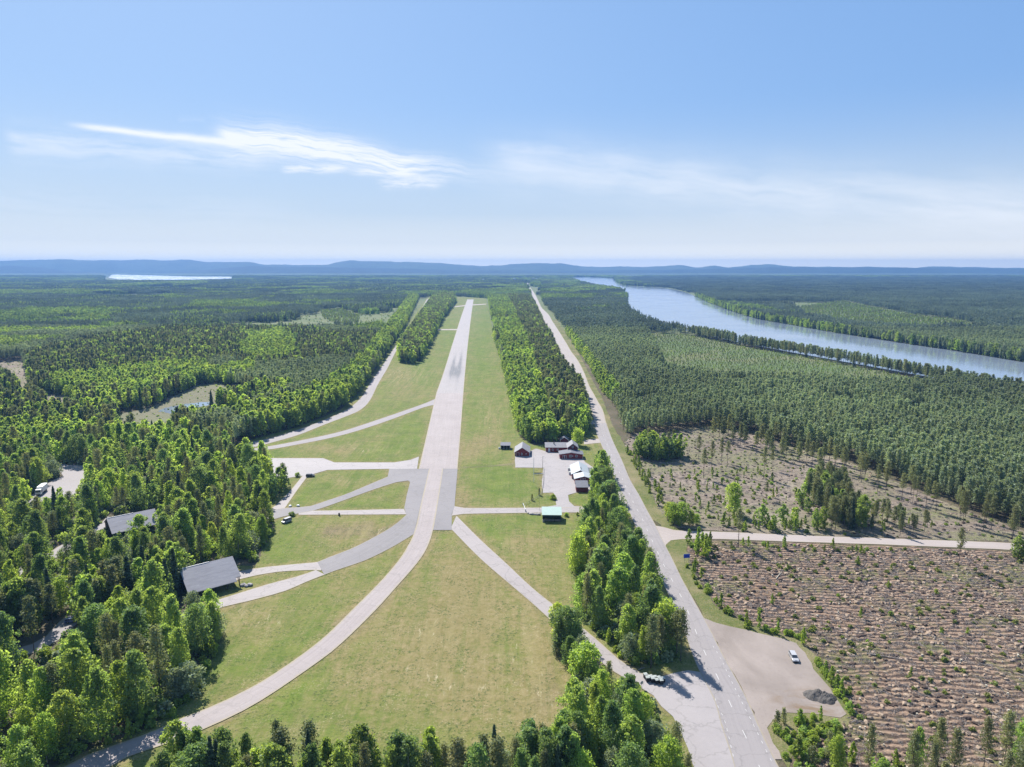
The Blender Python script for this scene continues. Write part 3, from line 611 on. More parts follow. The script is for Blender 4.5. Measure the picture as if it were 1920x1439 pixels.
MEADOW = PP([(1216, 626), (1287, 628), (1417, 655), (1527, 671), (1623, 690), (1776, 722), (1700, 736), (1560, 728), (1440, 722), (1335, 714), (1250, 704), (1232, 664), (1222, 640)])
sheet('young_plantation', densify(MEADOW, 8, 1.5, 10), .05, M['meadow'])
BOG = PP([(212, 790), (225, 778), (290, 762), (335, 740), (370, 722), (410, 718), (450, 730), (462, 744), (430, 760), (340, 782), (285, 800), (240, 812)])
sheet('bog', densify(BOG, 6, 1.2, 11), .05, M['bog'])
sheet('bog_pool', densify(PP([(296, 772), (318, 763), (340, 759), (372, 755), (392, 754), (398, 758), (372, 764), (340, 768), (318, 776)]), 2.5, 1.1, 12), .08, M['water'])
LCUT = PP([(-60, 678), (0, 680), (40, 676), (52, 700), (62, 738), (120, 742), (140, 752), (90, 758), (50, 748), (0, 712), (-60, 715)])
sheet('left_clearing', densify(LCUT, 6, 1.2, 13), .05, M['cut_far'])
FCL = PP([(600, 582), (640, 580), (675, 592), (672, 606), (640, 610), (606, 598)])
sheet('far_left_meadow', densify(FCL, 10, 2, 14), .05, M['meadow'])
FCR = PP([(1485, 578), (1580, 565), (1700, 590), (1800, 602), (1850, 618), (1720, 622), (1600, 612), (1520, 598)])
sheet('far_right_meadow', densify(FCR, 12, 3, 15), .05, M['meadow'])
RNEAR = [(1068, 522), (1110, 536), (1150, 541), (1174, 551), (1177, 574), (1200, 593), (1230, 608), (1290, 622), (1400, 645), (1500, 664), (1600, 682), (1700, 700), (1800, 718), (1920, 742), (2150, 785)]
RFAR = [(1082, 519.5), (1142, 522), (1165, 534), (1240, 540), (1283, 548), (1335, 570), (1407, 595), (1479, 609), (1575, 626), (1719, 648), (1800, 660), (1920, 680), (2150, 716)]
ribbon('river', RNEAR, RFAR, .12, M['water'], True, 12, 0, register=False)
RIVER = np.vstack([smooth_line(PP(RNEAR), 12), smooth_line(PP(RFAR), 12)[::-1]])
LAKE = PP([(203, 521), (212, 515.6), (240, 516), (285, 517), (350, 519.2), (428, 519.6), (431, 523), (350, 525), (240, 525.5)])
sheet('lake', smooth_line(np.vstack([LAKE, LAKE[:1]]), 60)[:-1], 1.2, M['lake'])

# ================================================================ TREES
rs = np.random.default_rng(11)
def quads(C, size, flat=None, rg=None, asp=1.0, N=None):
    n = len(C); rg = rg or rs
    if N is None: N = rg.normal(size=(n, 3))
    N = N / np.linalg.norm(N, axis=1)[:, None]
    a = np.cross(N, rg.normal(size=(n, 3))); a /= np.linalg.norm(a, axis=1)[:, None]; b = np.cross(N, a)
    sz = (size * rg.uniform(.65, 1.35, n))[:, None] / 2
    V = np.stack([C - a * sz - b * sz * asp, C + a * sz - b * sz * asp * .6, C + a * sz * .8 + b * sz * asp, C - a * sz * .7 + b * sz * asp], 1).reshape(-1, 3)
    return V, np.arange(n * 4).reshape(-1, 4)
def birch_crown(seed, Ht, Rd, ncl, nl, leaf, base=.12, point=.75):
    rg = np.random.default_rng(seed); C = []; ph = rg.uniform(0, 6.28, 4); sh = rg.normal(size=2) * Rd * .18
    ts = np.sort(rg.uniform(0, 1, ncl) ** .9)
    for i, t in enumerate(ts):
        prof = (1 - t) ** point * (t + .10) ** .32 * 1.28
        a = i * 2.399 + rg.normal() * .35; rr = Rd * prof * rg.uniform(.35, 1.08) * (1 + .22 * math.sin(a + ph[0] + t * 3) + .18 * math.sin(2 * a + ph[1] - t * 5) + .12 * math.sin(9 * t + ph[2]))
        z = Ht * (base + (1 - base) * t)
        cr = Rd * (.13 + .19 * prof) * rg.uniform(.6, 1.45)
        c = np.array([math.cos(a) * rr + sh[0] * t, math.sin(a) * rr + sh[1] * t, z])
        q = rg.normal(size=(nl, 3)); q /= np.linalg.norm(q, axis=1)[:, None]; q *= (rg.uniform(0, 1, (nl, 1)) ** .4) * cr
        q[:, 2] *= 1.25; q[:, 2] -= np.hypot(q[:, 0], q[:, 1]) * .25
        C.append(c + q)
    C = np.vstack(C); C[:, 2] = np.clip(C[:, 2], .3, Ht * 1.02)
    return quads(C, leaf, rg=rg)
def round_crown(seed, Ht, Rd, ncl, nl, leaf, base=.05):
    rg = np.random.default_rng(seed); C = []
    for i in range(ncl):
        t = (i + .5) / ncl; prof = math.sqrt(max(.02, 1 - (2 * t * .92 - .85) ** 2)) if t > .4 else math.sqrt(max(.05, .55 + t * 1.1))
        prof = min(prof, 1.0); a = i * 2.399 + rg.normal() * .4; rr = Rd * prof * rg.uniform(.3, .95)
        cr = Rd * .34 * rg.uniform(.7, 1.3); c = np.array([math.cos(a) * rr, math.sin(a) * rr, Ht * (base + (1 - base) * (t * .9 + .05)) - cr * .3])
        q = rg.normal(size=(nl, 3)); q /= np.linalg.norm(q, axis=1)[:, None]; q *= rg.uniform(.2, 1, (nl, 1)) ** .45 * cr; C.append(c + q)
    C = np.vstack(C); C[:, 2] = np.clip(C[:, 2], .1, Ht * 1.03); return quads(C, leaf, rg=rg)
def pine_crown(seed, Ht, Rd, base, nb, nl, leaf, conic=.8):
    rg = np.random.default_rng(seed); C = []; nt = int(nb)
    for i in range(nt):
        t = (i + rg.uniform(0, 1)) / nt; z = Ht * (base + (1 - base) * t)
        prof = ((1 - t) ** conic * (.45 + .55 * min(1, t * 4)) * 1.05 + .07)
        L = Rd * prof * rg.uniform(.6, 1.15); a = i * 2.399 + rg.normal() * .4
        for s in (.45, .75, 1.0):
            m = max(2, int(nl * (.6 + .5 * s) / 3)); c = np.array([math.cos(a) * L * s, math.sin(a) * L * s, z + L * s * .16 * (1 if t > .3 else -.4)])
            q = rg.normal(size=(m, 3)) * np.array([1, 1, .55]) * (.17 * Rd + .12); C.append(c + q)
    C = np.vstack(C); return quads(C, leaf, rg=rg, asp=.8)
def spruce_crown(seed, Ht, Rd, base, nw, nl, leaf):
    rg = np.random.default_rng(seed); C = []; N = []
    for w in range(nw):
        t = w / nw; z = Ht * (base + (1 - base) * t); nbr = 7 if t < .7 else 5
        for k in range(nbr):
            L = Rd * ((1 - t) ** .85 + .04) * rg.uniform(.7, 1.12); a = 2 * math.pi * k / nbr + w * 1.1 + rg.normal() * .15
            s = rg.uniform(.15, 1, nl); side = rg.normal(size=nl) * .14 * L
            x = np.cos(a) * L * s - np.sin(a) * side; y = np.sin(a) * L * s + np.cos(a) * side
            zz = z - L * s * .38 + L * .14 * s * s + rg.normal(size=nl) * .12
            C.append(np.c_[x, y, zz]); N.append(np.c_[np.cos(a) * .5 + rg.normal(size=nl) * .45, np.sin(a) * .5 + rg.normal(size=nl) * .45, np.full(nl, .8)])
    C = np.vstack(C); C[:, 2] = np.maximum(C[:, 2], .1); return quads(C, leaf, rg=rg, N=np.vstack(N))
def trunk_mb(seed, Ht, r0, top=.93, limbs=0, Rd=2, base=.3, n=6, lean=.02, dead=0):
    rg = random.Random(seed); mb = MB(); lx, ly = rg.uniform(-lean, lean), rg.uniform(-lean, lean)
    zs = [0, .06, .3, .55, .78, top]
    mb.tube([(lx * Ht * z * z + rg.uniform(-.06, .06), ly * Ht * z * z + rg.uniform(-.06, .06), Ht * z) for z in zs], [r0 * k for k in (1.25, 1, .82, .6, .36, .08)], n)
    for i in range(limbs):
        t = base + (.88 - base) * (i + rg.random()) / limbs; a = i * 2.4 + rg.random(); L = Rd * (1 - t) ** .6 * .85; z = Ht * t
        mb.tube([(0, 0, z), (math.cos(a) * L * .5, math.sin(a) * L * .5, z + L * .35), (math.cos(a) * L, math.sin(a) * L, z + L * .5)], [r0 * .3, r0 * .18, .02], 4)
    for i in range(dead):
        t = .12 + (base - .1) * (i + rg.random()) / dead; a = i * 2.4 + rg.random(); L = rg.uniform(.5, 1.3)
        mb.tube([(0, 0, Ht * t), (math.cos(a) * L, math.sin(a) * L, Ht * t - .1)], [.035, .012], 3)
    return mb
def mesh_of(name, V, Fq, mat):
    me = bpy.data.meshes.new(name); me.vertices.add(len(V)); me.vertices.foreach_set('co', V.astype(np.float32).ravel())
    n = len(Fq); me.loops.add(n * 4); me.loops.foreach_set('vertex_index', Fq.astype(np.int32).ravel())
    me.polygons.add(n); me.polygons.foreach_set('loop_start', np.arange(0, n * 4, 4, dtype=np.int32))
    try: me.polygons.foreach_set('loop_total', np.full(n, 4, np.int32))
    except Exception: pass
    me.materials.append(mat); me.update(calc_edges=True); return me
def mb_mesh(name, mb, mat):
    me = bpy.data.meshes.new(name); me.from_pydata(mb.v, [], mb.f); me.materials.append(mat); me.update(); return me

# detailed kinds: each variant = (nominal height, crown mesh, trunk mesh)
KIND = {}
def add_kind(kind, look, Ht, crown, mat, tr, bm): KIND.setdefault((kind, look), []).append((Ht, mesh_of('crown', *crown, M[mat]), mb_mesh('trunk', tr, M[bm])))
for look, mat in (('yellow-green', 'birch_a'), ('mid-green', 'birch_b'), ('dark green', 'birch_c')):
    for q in range(3):
        sd = 100 + q * 7 + len(look)
        rg = random.Random(sd); Ht = 16; Rd = rg.uniform(3.9, 5.0)
        add_kind('birch_tree', look, Ht, birch_crown(sd, Ht, Rd, 96, 44, .38, rg.uniform(.05, .18), rg.uniform(.36, .7)), mat, trunk_mb(sd, Ht, .15, .9, 7, Rd, .25), 'birch_bark')
for q in range(2):
    add_kind('birch_tree', 'broad bright green', 14, round_crown(300 + q, 14, 4.6, 60, 48, .45, .1), 'birch_a', trunk_mb(300 + q, 14, .2, .85, 8, 4, .25), 'birch_bark')
for q in range(2):
    add_kind('willow_tree', 'grey-green', 9, round_crown(320 + q, 9, 3.6, 48, 46, .36, .03), 'grey_leaf', trunk_mb(320 + q, 9, .14, .8, 8, 3, .15), 'birch_bark')
for look, mat in (('grey-green', 'pine_a'), ('dark green', 'pine_b')):
    for q in range(3):
        sd = 400 + q * 3 + len(look); rg = random.Random(sd); Ht = 17
        add_kind('pine_tree', look, Ht, pine_crown(sd, Ht, rg.uniform(2.2, 2.9), (.30, .42, .36)[q], 56, 34, .36, rg.uniform(.55, .85)), mat, trunk_mb(sd, Ht, .17, .96, 6, 2.2, .4, 6, .02, 12), 'pine_bark')
for q in range(3):
    sd = 500 + q; add_kind('spruce_tree', 'dark', 17, spruce_crown(sd, 17, 2.4 + .3 * q, .03, 30, 17, .42), 'spruce', trunk_mb(sd, 17, .17, .97, 0), 'spruce_bark')
for q in range(2):
    add_kind('pine_tree', 'sparse lone', 16, pine_crown(620 + q, 16, 1.7, .48, 34, 26, .36, .6), 'pine_a', trunk_mb(620 + q, 16, .13, .97, 4, 1.4, .55, 6, .02, 16), 'pine_bark')
for q in range(3):
    add_kind('birch_sapling', 'slender', 6, birch_crown(700 + q, 6, 1.35, 34, 26, .27, .08, .7), 'bush', trunk_mb(700 + q, 6, .05, .9, 4, 1, .2), 'birch_bark')
for q in range(3):
    add_kind('bush', 'leafy', 2.6, round_crown(740 + q, 2.6, 1.6, 24, 40, .26, .0), ('bush', 'birch_b', 'bush')[q], trunk_mb(740 + q, 2.6, .05, .7, 6, 1.2, .05), 'birch_bark')
for q in range(2):
    add_kind('young_pine', 'small', 5, pine_crown(770 + q, 5, 1.15, .06, 30, 26, .28, .8), 'pine_a', trunk_mb(770 + q, 5, .06, .97, 0), 'pine_bark')

# low detail prototypes for the woods beyond -------------------------
PROTO = []
def proto(parts):
    V = []; Fc = []; mi = []; mats = []; b = 0
    for (v, f, mname) in parts:
        v = np.asarray(v, float); f = [tuple(int(i) + b for i in q) for q in f]; V.append(v); Fc += f; b += len(v)
        if M[mname] not in mats: mats.append(M[mname])
        mi += [mats.index(M[mname])] * len(f)
    me = bpy.data.meshes.new('tree_form'); me.from_pydata(np.vstack(V).tolist(), [], Fc)
    for mm in mats: me.materials.append(mm)
    me.polygons.foreach_set('material_index', mi); me.update()
    ob = bpy.data.objects.new('tree_form_%03d' % len(PROTO), me); PROTO.append(ob); return len(PROTO) - 1
def stick(Ht, r): mb = MB().tube([(0, 0, 0), (0, 0, Ht * .5), (0, 0, Ht * .95)], [r, r * .8, r * .2], 4); return mb.v, mb.f
LO = {}
def lo(kind, parts): LO.setdefault(kind, []).append(proto(parts))
for q in range(4):
    lo('birch', [(*birch_crown(800 + q, 16, 4.3, 48, 20, .74, .08, .5), ('birch_b', 'birch_a', 'birch_c', 'birch_b')[q]), (*stick(16, .14), 'birch_bark')])
    lo('pine', [(*pine_crown(820 + q, 17, 2.4, .36, 34, 20, .62, .7), ('pine_a', 'pine_b')[q % 2]), (*stick(17, .16), 'pine_bark')])
    lo('spruce', [(*spruce_crown(840 + q, 17, 2.4, .04, 18, 7, .75), 'spruce'), (*stick(17, .16), 'spruce_bark')])
    lo('plant', [(*pine_crown(860 + q, 13, 1.6, (.34, .42, .38, .30)[q], 30, 17, .50, (.95, .8, .7, 1.0)[q]), 'plant'), (*stick(13, .12), 'pine_bark')])
    lo('young', [(*birch_crown(880 + q, 6, 1.6, 20, 12, .55, .05, .6), ('bush', 'birch_b', 'tuft', 'plant')[q])])
    lo('under', [(*round_crown(900 + q, 2.4, 1.7, 14, 16, .42, .0), ('bush', 'birch_c', 'grey_leaf', 'birch_b')[q])])
# crown-only groups for the middle distance (about 18 m across) and far distance (50 m)
def clump(kind, n, size, seed, leafk):
    rg = np.random.default_rng(seed); parts = []
    for i in range(n):
        a = rg.uniform(-size / 2, size / 2, 2); k = kind if kind != 'mixed' else rg.choice(['plant', 'spruce', 'birch', 'pine'])
        h = rg.uniform(.75, 1.15)
        if k == 'birch': v, f = birch_crown(seed + i, 14 * h, 2.9, 14, 6, 1.35 * leafk, .05, .6); mt = 'birch_c' if rg.random() < .7 else 'birch_b'
        elif k == 'spruce': v, f = spruce_crown(seed + i, 16 * h, 2.4, .05, 9, 2, 1.2 * leafk); mt = 'spruce'
        else: v, f = pine_crown(seed + i, 14 * h, 2.0, .30, 16, 6, 1.0 * leafk, .85); mt = 'plant_shaded'
        parts.append((v + np.array([a[0], a[1], 0]), f, mt))
    return proto(parts)
for q in range(4):
    for k in ('plant', 'birch', 'mixed'): LO.setdefault('c_' + k, []).append(clump(k, 15, 19, 1000 + q * 50 + len(k), 1.0))
for q in range(3):
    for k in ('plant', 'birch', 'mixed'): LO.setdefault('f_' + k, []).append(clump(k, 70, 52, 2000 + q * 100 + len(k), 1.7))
pcol = bpy.data.collections.new('tree_forms')
for ob in PROTO: pcol.objects.link(ob)

def scatter(name, pts, rot, scl, idx, coll):
    n = len(pts); me = bpy.data.meshes.new(name); me.vertices.add(n); me.vertices.foreach_set('co', np.asarray(pts, np.float32).ravel())
    for nm, ty, dat in (('rot', 'FLOAT', rot), ('idx', 'INT', idx)):
        a = me.attributes.new(nm, ty, 'POINT'); a.data.foreach_set('value', np.asarray(dat, np.float32 if ty == 'FLOAT' else np.int32))
    a = me.attributes.new('scl', 'FLOAT_VECTOR', 'POINT'); a.data.foreach_set('vector', np.asarray(scl, np.float32).ravel())
    ob = bpy.data.objects.new(name, me); COL.objects.link(ob)
    t = bpy.data.node_groups.new(name, 'GeometryNodeTree')
    t.interface.new_socket('Geometry', in_out='INPUT', socket_type='NodeSocketGeometry'); t.interface.new_socket('Geometry', in_out='OUTPUT', socket_type='NodeSocketGeometry')
    N = t.nodes; L = t.links; gi = N.new('NodeGroupInput'); go = N.new('NodeGroupOutput'); ip = N.new('GeometryNodeInstanceOnPoints')
    ci = N.new('GeometryNodeCollectionInfo'); ci.inputs['Collection'].default_value = coll; ci.inputs['Separate Children'].default_value = True; ci.inputs['Reset Children'].default_value = True
    def at(nm, ty):
        q = N.new('GeometryNodeInputNamedAttribute'); q.data_type = ty; q.inputs['Name'].default_value = nm; return q.outputs['Attribute']
    cx = N.new('ShaderNodeCombineXYZ'); L.new(at('rot', 'FLOAT'), cx.inputs[2])
    L.new(gi.outputs[0], ip.inputs['Points']); L.new(ci.outputs[0], ip.inputs['Instance']); ip.inputs['Pick Instance'].default_value = True
    L.new(at('idx', 'INT'), ip.inputs['Instance Index']); L.new(cx.outputs[0], ip.inputs['Rotation']); L.new(at('scl', 'FLOAT_VECTOR'), ip.inputs['Scale'])
    L.new(ip.outputs[0], go.inputs[0]); md = ob.modifiers.new('scatter', 'NODES'); md.node_group = t
    return ob

# ---------------------------------------------------------------- where trees stand
ROADLINES = [PP(ROAD_L), PP(ROAD_R)]
NOGO = [RIVER, PP([(196, 514), (438, 517), (436, 527), (350, 529), (196, 529)]), BOG, LCUT, CUT1, CUT2, MEADOW, FCL, FCR, AIR,
        PP([(94, 872), (160, 872), (168, 896), (150, 927), (95, 945), (50, 947), (58, 925), (98, 902), (116, 894)]),
        np.vstack([PP(ROAD_L) - [5, 0], (PP(ROAD_R) + [9, 0])[::-1]]),
        PP([(202, 964), (180, 988), (155, 1000), (112, 1023), (40, 1060), (44, 1082), (120, 1042), (162, 1016), (190, 1006), (212, 982)]),
        PP([(0, 1222), (70, 1200), (100, 1178), (135, 1150), (160, 1160), (120, 1200), (82, 1220), (0, 1242)]),
        PP([(1160, 806), (1300, 1010), (1240, 1030), (1140, 810)])]
NOGO.append(PP([(1139, 815), (1195, 826), (1250, 822), (1330, 804), (1400, 810), (1470, 834), (1540, 848), (1615, 874), (1690, 906), (1760, 936), (1840, 966), (1930, 998), (2010, 1018), (2100, 1042), (2300, 1200), (2400, 1560), (1380, 1560), (1430, 1420), (1300, 1150), (1200, 960)]))
HANG1 = [P(331, 1072), P(434, 1050), P(470, 1092), P(405, 1122), P(366, 1136), P(340, 1112)]
HANG2 = [P(190, 975), P(292, 955), P(305, 972), P(215, 1000)]
NOGO += [np.array(HANG1), np.array(HANG2)]
def free(X, Y, skip_air=False):
    ok = np.ones(len(X), bool)
    for q in NOGO:
        if skip_air and q is AIR: continue
        ok &= ~inside(q, X, Y)
    return ok
TREES = []      # (x, y, height, kind, look, zone)
def choose(rg, mix):
    ks = list(mix); w = np.array([mix[k] for k in ks], float); return ks[rg.choice(len(ks), p=w / w.sum())]
B_A, B_B, B_C = ('birch_tree', 'yellow-green'), ('birch_tree', 'mid-green'), ('birch_tree', 'dark green')
B_R = ('birch_tree', 'broad bright green'); WI = ('willow_tree', 'grey-green')
P_A, P_B, P_L = ('pine_tree', 'grey-green'), ('pine_tree', 'dark green'), ('pine_tree', 'sparse lone')
SP, SA, BU, YP = ('spruce_tree', 'dark'), ('birch_sapling', 'slender'), ('bush', 'leafy'), ('young_pine', 'small')
def zone(name, poly, step, mix, hr, seed, free_air=True, avoid=True):
    poly = PP(poly); pts = gridpts(poly, step, seed, .42); rg = np.random.default_rng(seed)
    if avoid: pts = pts[free(pts[:, 0], pts[:, 1], free_air)]
    for x, y in pts:
        k, l = choose(rg, mix); s = {'birch_sapling': .45, 'bush': .16, 'young_pine': .38, 'willow_tree': .6, 'spruce_tree': 1.02}.get(k, 1.0)
        TREES.append((x, y, rg.uniform(*hr) * s * (.85 if l == 'yellow-green' else 1), k, l, name))
def put(name, kl, lst):
    for it in lst:
        x, y, h = it[:3]; q = P(x, y); TREES.append((q[0], q[1], h, kl[0], kl[1], name))
MIXB = {B_A: 26, B_B: 40, B_C: 16, P_A: 8, P_B: 2, SP: 2, WI: 8}
zone('southwest wood', [(412, 1196), (402, 1242), (366, 1302), (322, 1345), (262, 1380), (190, 1412), (100, 1445), (-20, 1520), (-160, 1520), (-160, 1262), (40, 1240), (118, 1206), (160, 1168), (262, 1138), (335, 1128), (372, 1145), (395, 1165)], 7.4, MIXB, (13, 19.5), 1)
zone('southwest wood', [(412, 1196), (402, 1242), (366, 1302), (322, 1345), (262, 1380), (190, 1412), (178, 1402), (250, 1366), (310, 1330), (352, 1290), (386, 1240), (400, 1190)], 3.2, {BU: 60, SA: 25, WI: 15}, (11, 16), 2)
zone('south edge row', [(300, 1470), (420, 1462), (600, 1468), (760, 1472), (900, 1466), (1010, 1450), (1060, 1400), (1090, 1430), (1080, 1520), (300, 1540)], 3.6, {B_B: 26, B_C: 30, P_B: 14, P_A: 8, SP: 8, WI: 10, B_A: 12}, (11.0, 15.5), 3)
zone('south edge row', [(20, 1478), (160, 1462), (170, 1520), (0, 1530)], 6, {B_A: 3, B_B: 3, WI: 2}, (10, 13), 33)
zone('lay-by wood', [(1046, 1196), (1062, 1190), (1100, 1214), (1140, 1252), (1178, 1284), (1216, 1312), (1246, 1350), (1270, 1392), (1284, 1440), (1296, 1500), (1040, 1500), (1062, 1410), (1090, 1318), (1072, 1276), (1048, 1225)], 5.6, {B_A: 26, B_B: 36, B_C: 20, P_A: 8, WI: 8, B_R: 5}, (10.5, 15), 4)
zone('lay-by wood', [(1042, 1194), (1062, 1190), (1098, 1224), (1126, 1262), (1118, 1296), (1096, 1318), (1074, 1280), (1046, 1228)], 4.4, {B_B: 46, B_C: 30, B_A: 14, WI: 10}, (8.5, 12), 64)
zone('roadside wood', [(1118, 878), (1108, 930), (1100, 985), (1084, 1040), (1078, 1100), (1086, 1150), (1110, 1186), (1160, 1232), (1200, 1258), (1240, 1262), (1288, 1246), (1278, 1206), (1258, 1160), (1236, 1110), (1214, 1060), (1196, 1018), (1170, 958), (1140, 898)], 6.0, {B_B: 34, B_C: 22, B_A: 12, P_A: 12, P_B: 10, SP: 3, WI: 10, B_R: 8}, (11.5, 16.5), 5)
zone('roadside wood', [(1090, 1158), (1110, 1186), (1160, 1232), (1200, 1258), (1240, 1264), (1240, 1256), (1204, 1248), (1165, 1222), (1116, 1176)], 2.8, {BU: 70, SA: 25, WI: 8}, (10, 15), 6)
zone('central wood', [(921, 590), (937, 660), (955, 730), (973, 806), (988, 824), (1010, 826), (1040, 822), (1030, 780), (1012, 720), (985, 640), (960, 575), (950, 560), (915, 560)], 5.2, {B_B: 44, B_C: 16, B_A: 24, P_B: 6, SP: 6}, (12, 17), 7)
zone('central wood', [(1040, 822), (1062, 822), (1090, 800), (1099, 775), (1086, 738), (1057, 697), (1040, 660), (1012, 602), (1003, 575), (992, 560), (950, 560), (960, 575), (985, 640), (1012, 720), (1030, 780)], 4.7, {P_A: 34, P_B: 34, SP: 14, B_B: 12, B_A: 4}, (14, 19), 47)
zone('runway-side strip', [(748, 681), (770, 683), (788, 679), (801, 655), (828, 602), (855, 566), (850, 556), (814, 556), (792, 592), (768, 630), (750, 655)], 4.4, {B_C: 30, B_B: 12, P_A: 26, P_B: 26, SP: 6}, (13, 18), 8)
zone('perimeter road wood', [(446, 826), (470, 824), (520, 812), (560, 798), (608, 780), (640, 764), (660, 750), (684, 722), (712, 680), (738, 642), (768, 600), (794, 562), (770, 556), (735, 610), (700, 655), (660, 705), (620, 735), (540, 770), (470, 792), (440, 800)], 4.6, {B_B: 46, B_C: 16, B_A: 24, SP: 10, P_A: 6}, (12, 17.5), 9)
zone('west wood', [(440, 856), (470, 872), (520, 888), (536, 908), (520, 930), (504, 950), (508, 972), (516, 984), (498, 1020), (478, 1056), (430, 1052), (360, 1064), (325, 1095), (250, 1116), (130, 1148), (60, 1200), (-160, 1236), (-160, 880), (60, 850), (200, 830), (330, 822), (430, 826)], 7.0, {B_B: 24, B_C: 14, B_A: 20, P_A: 24, P_B: 6, SP: 7, WI: 6}, (11, 18), 10, False)
zone('west wood', [(508, 975), (518, 986), (500, 1020), (480, 1056), (468, 1052), (490, 1015), (505, 990)], 3, {BU: 60, SA: 30, WI: 10}, (12, 16), 12)
zone('bog edge', [(200, 800), (215, 776), (285, 756), (330, 736), (360, 715), (300, 705), (170, 760), (140, 800)], 5, {B_A: 40, B_B: 40, SP: 10, P_A: 10}, (12, 17), 13)
zone('bog edge', [(455, 742), (420, 756), (345, 770), (270, 790), (235, 802), (330, 812), (440, 800), (540, 768), (560, 740)], 5, {B_A: 24, B_B: 36, SP: 28, P_A: 12}, (12, 17.5), 14)
# clear-cut trees and saplings
put('upper clearing', P_L, [(1310, 862, 14), (1334, 884, 17), (1319, 897, 16), (1352, 870, 14), (1364, 869, 13), (1432, 897, 17), (1797, 1063, 15), (1384, 1026, 16), (1447, 882, 12), (1437, 938, 9)])
zone('plantation edge', [(1330, 806), (1400, 818), (1470, 842), (1540, 858), (1615, 884), (1690, 915), (1760, 946), (1840, 976), (1930, 1008), (1900, 1012), (1800, 985), (1700, 945), (1600, 905), (1500, 875), (1400, 845), (1330, 822)], 8.5, {P_L: 60, P_A: 40}, (11, 15), 55, avoid=False)
put('upper clearing', B_A, [(1377, 966, 14.5)])
put('upper clearing', B_R, [(1262, 982, 9.5), (1278, 985, 10.5), (1255, 974, 8), (1296, 986, 7), (1306, 984, 5)])
zone('clearing birch grove', [(1186, 846), (1200, 868), (1240, 866), (1282, 860), (1280, 848), (1240, 846), (1205, 838)], 4.2, {B_A: 50, B_B: 30, P_A: 20}, (11, 14.5), 15, avoid=False)
zone('clearing pine grove', [(1508, 930), (1540, 910), (1580, 918), (1600, 960), (1618, 998), (1560, 998), (1545, 972), (1520, 950)], 3.6, {P_A: 40, P_B: 34, SP: 10, B_B: 12}, (9.5, 14.5), 16, avoid=False)
put('clearing pine grove', B_A, [(1502, 952, 8), (1496, 944, 7), (1508, 938, 9), (1515, 962, 7)])
zone('side road young trees', [(1350, 995), (1420, 999), (1540, 1003), (1556, 996), (1540, 984), (1470, 980), (1400, 984), (1355, 984)], 4.0, {SA: 60, B_A: 16, BU: 24}, (8, 13), 17, avoid=False)
zone('side road young trees', [(1630, 1004), (1745, 1007), (1750, 985), (1700, 965), (1640, 965), (1612, 985)], 4.6, {YP: 20, P_A: 50, P_B: 20, SA: 20}, (7, 11), 18, avoid=False)
zone('side road young trees', [(1278, 1018), (1300, 1016), (1336, 1020), (1332, 1048), (1290, 1044)], 3.4, {SA: 80, BU: 20}, (11, 17), 19, avoid=False)
zone('side road young trees', [(1350, 1020), (1500, 1024), (1700, 1032), (1700, 1042), (1500, 1036), (1350, 1032)], 4.5, {SA: 40, BU: 40, YP: 20}, (6, 12), 20, avoid=False)
put('side road young trees', B_R, [(1905, 1048, 9), (1920, 1052, 8)])
zone('gravel lot hedge', [(1396, 1168), (1440, 1180), (1475, 1188), (1504, 1200), (1530, 1234), (1552, 1270), (1580, 1310), (1605, 1345), (1592, 1350), (1566, 1300), (1540, 1262), (1518, 1225), (1497, 1202), (1460, 1193), (1400, 1178)], 2.1, {BU: 76, SA: 24}, (9, 14), 21, avoid=False)
zone('road verge bushes', [(1286, 1062), (1306, 1096), (1338, 1140), (1400, 1172), (1396, 1162), (1350, 1130), (1318, 1090), (1302, 1056)], 3.2, {BU: 60, SA: 40}, (7, 13), 22, avoid=False)
zone('road verge bushes', [(1172, 846), (1200, 896), (1232, 950), (1250, 968), (1252, 940), (1222, 894), (1195, 850)], 3.9, {BU: 50, SA: 50}, (7, 12), 23, avoid=False)
zone('southeast pines', [(1530, 1440), (1620, 1420), (1760, 1420), (1930, 1420), (2080, 1430), (2100, 1560), (1520, 1560)], 6.2, {P_A: 56, P_B: 6, SA: 10, B_B: 16, B_A: 8, SP: 4}, (8.5, 13.5), 24, avoid=False)
zone('southeast pines', [(1448, 1368), (1476, 1344), (1530, 1348), (1576, 1356), (1590, 1400), (1560, 1440), (1490, 1450), (1470, 1420)], 2.3, {BU: 78, SA: 18, YP: 10}, (8, 14), 25, avoid=False)
zone('clearing saplings', [(1330, 1060), (1700, 1050), (1950, 1060), (1950, 1330), (1650, 1330), (1530, 1200), (1400, 1150)], 17, {SA: 35, BU: 65}, (4, 9), 26, avoid=False)
zone('clearing saplings', [(1215, 890), (1300, 880), (1420, 880), (1500, 930), (1400, 985), (1310, 985), (1255, 955)], 6.5, {SA: 50, BU: 50}, (4, 11), 27, avoid=False)
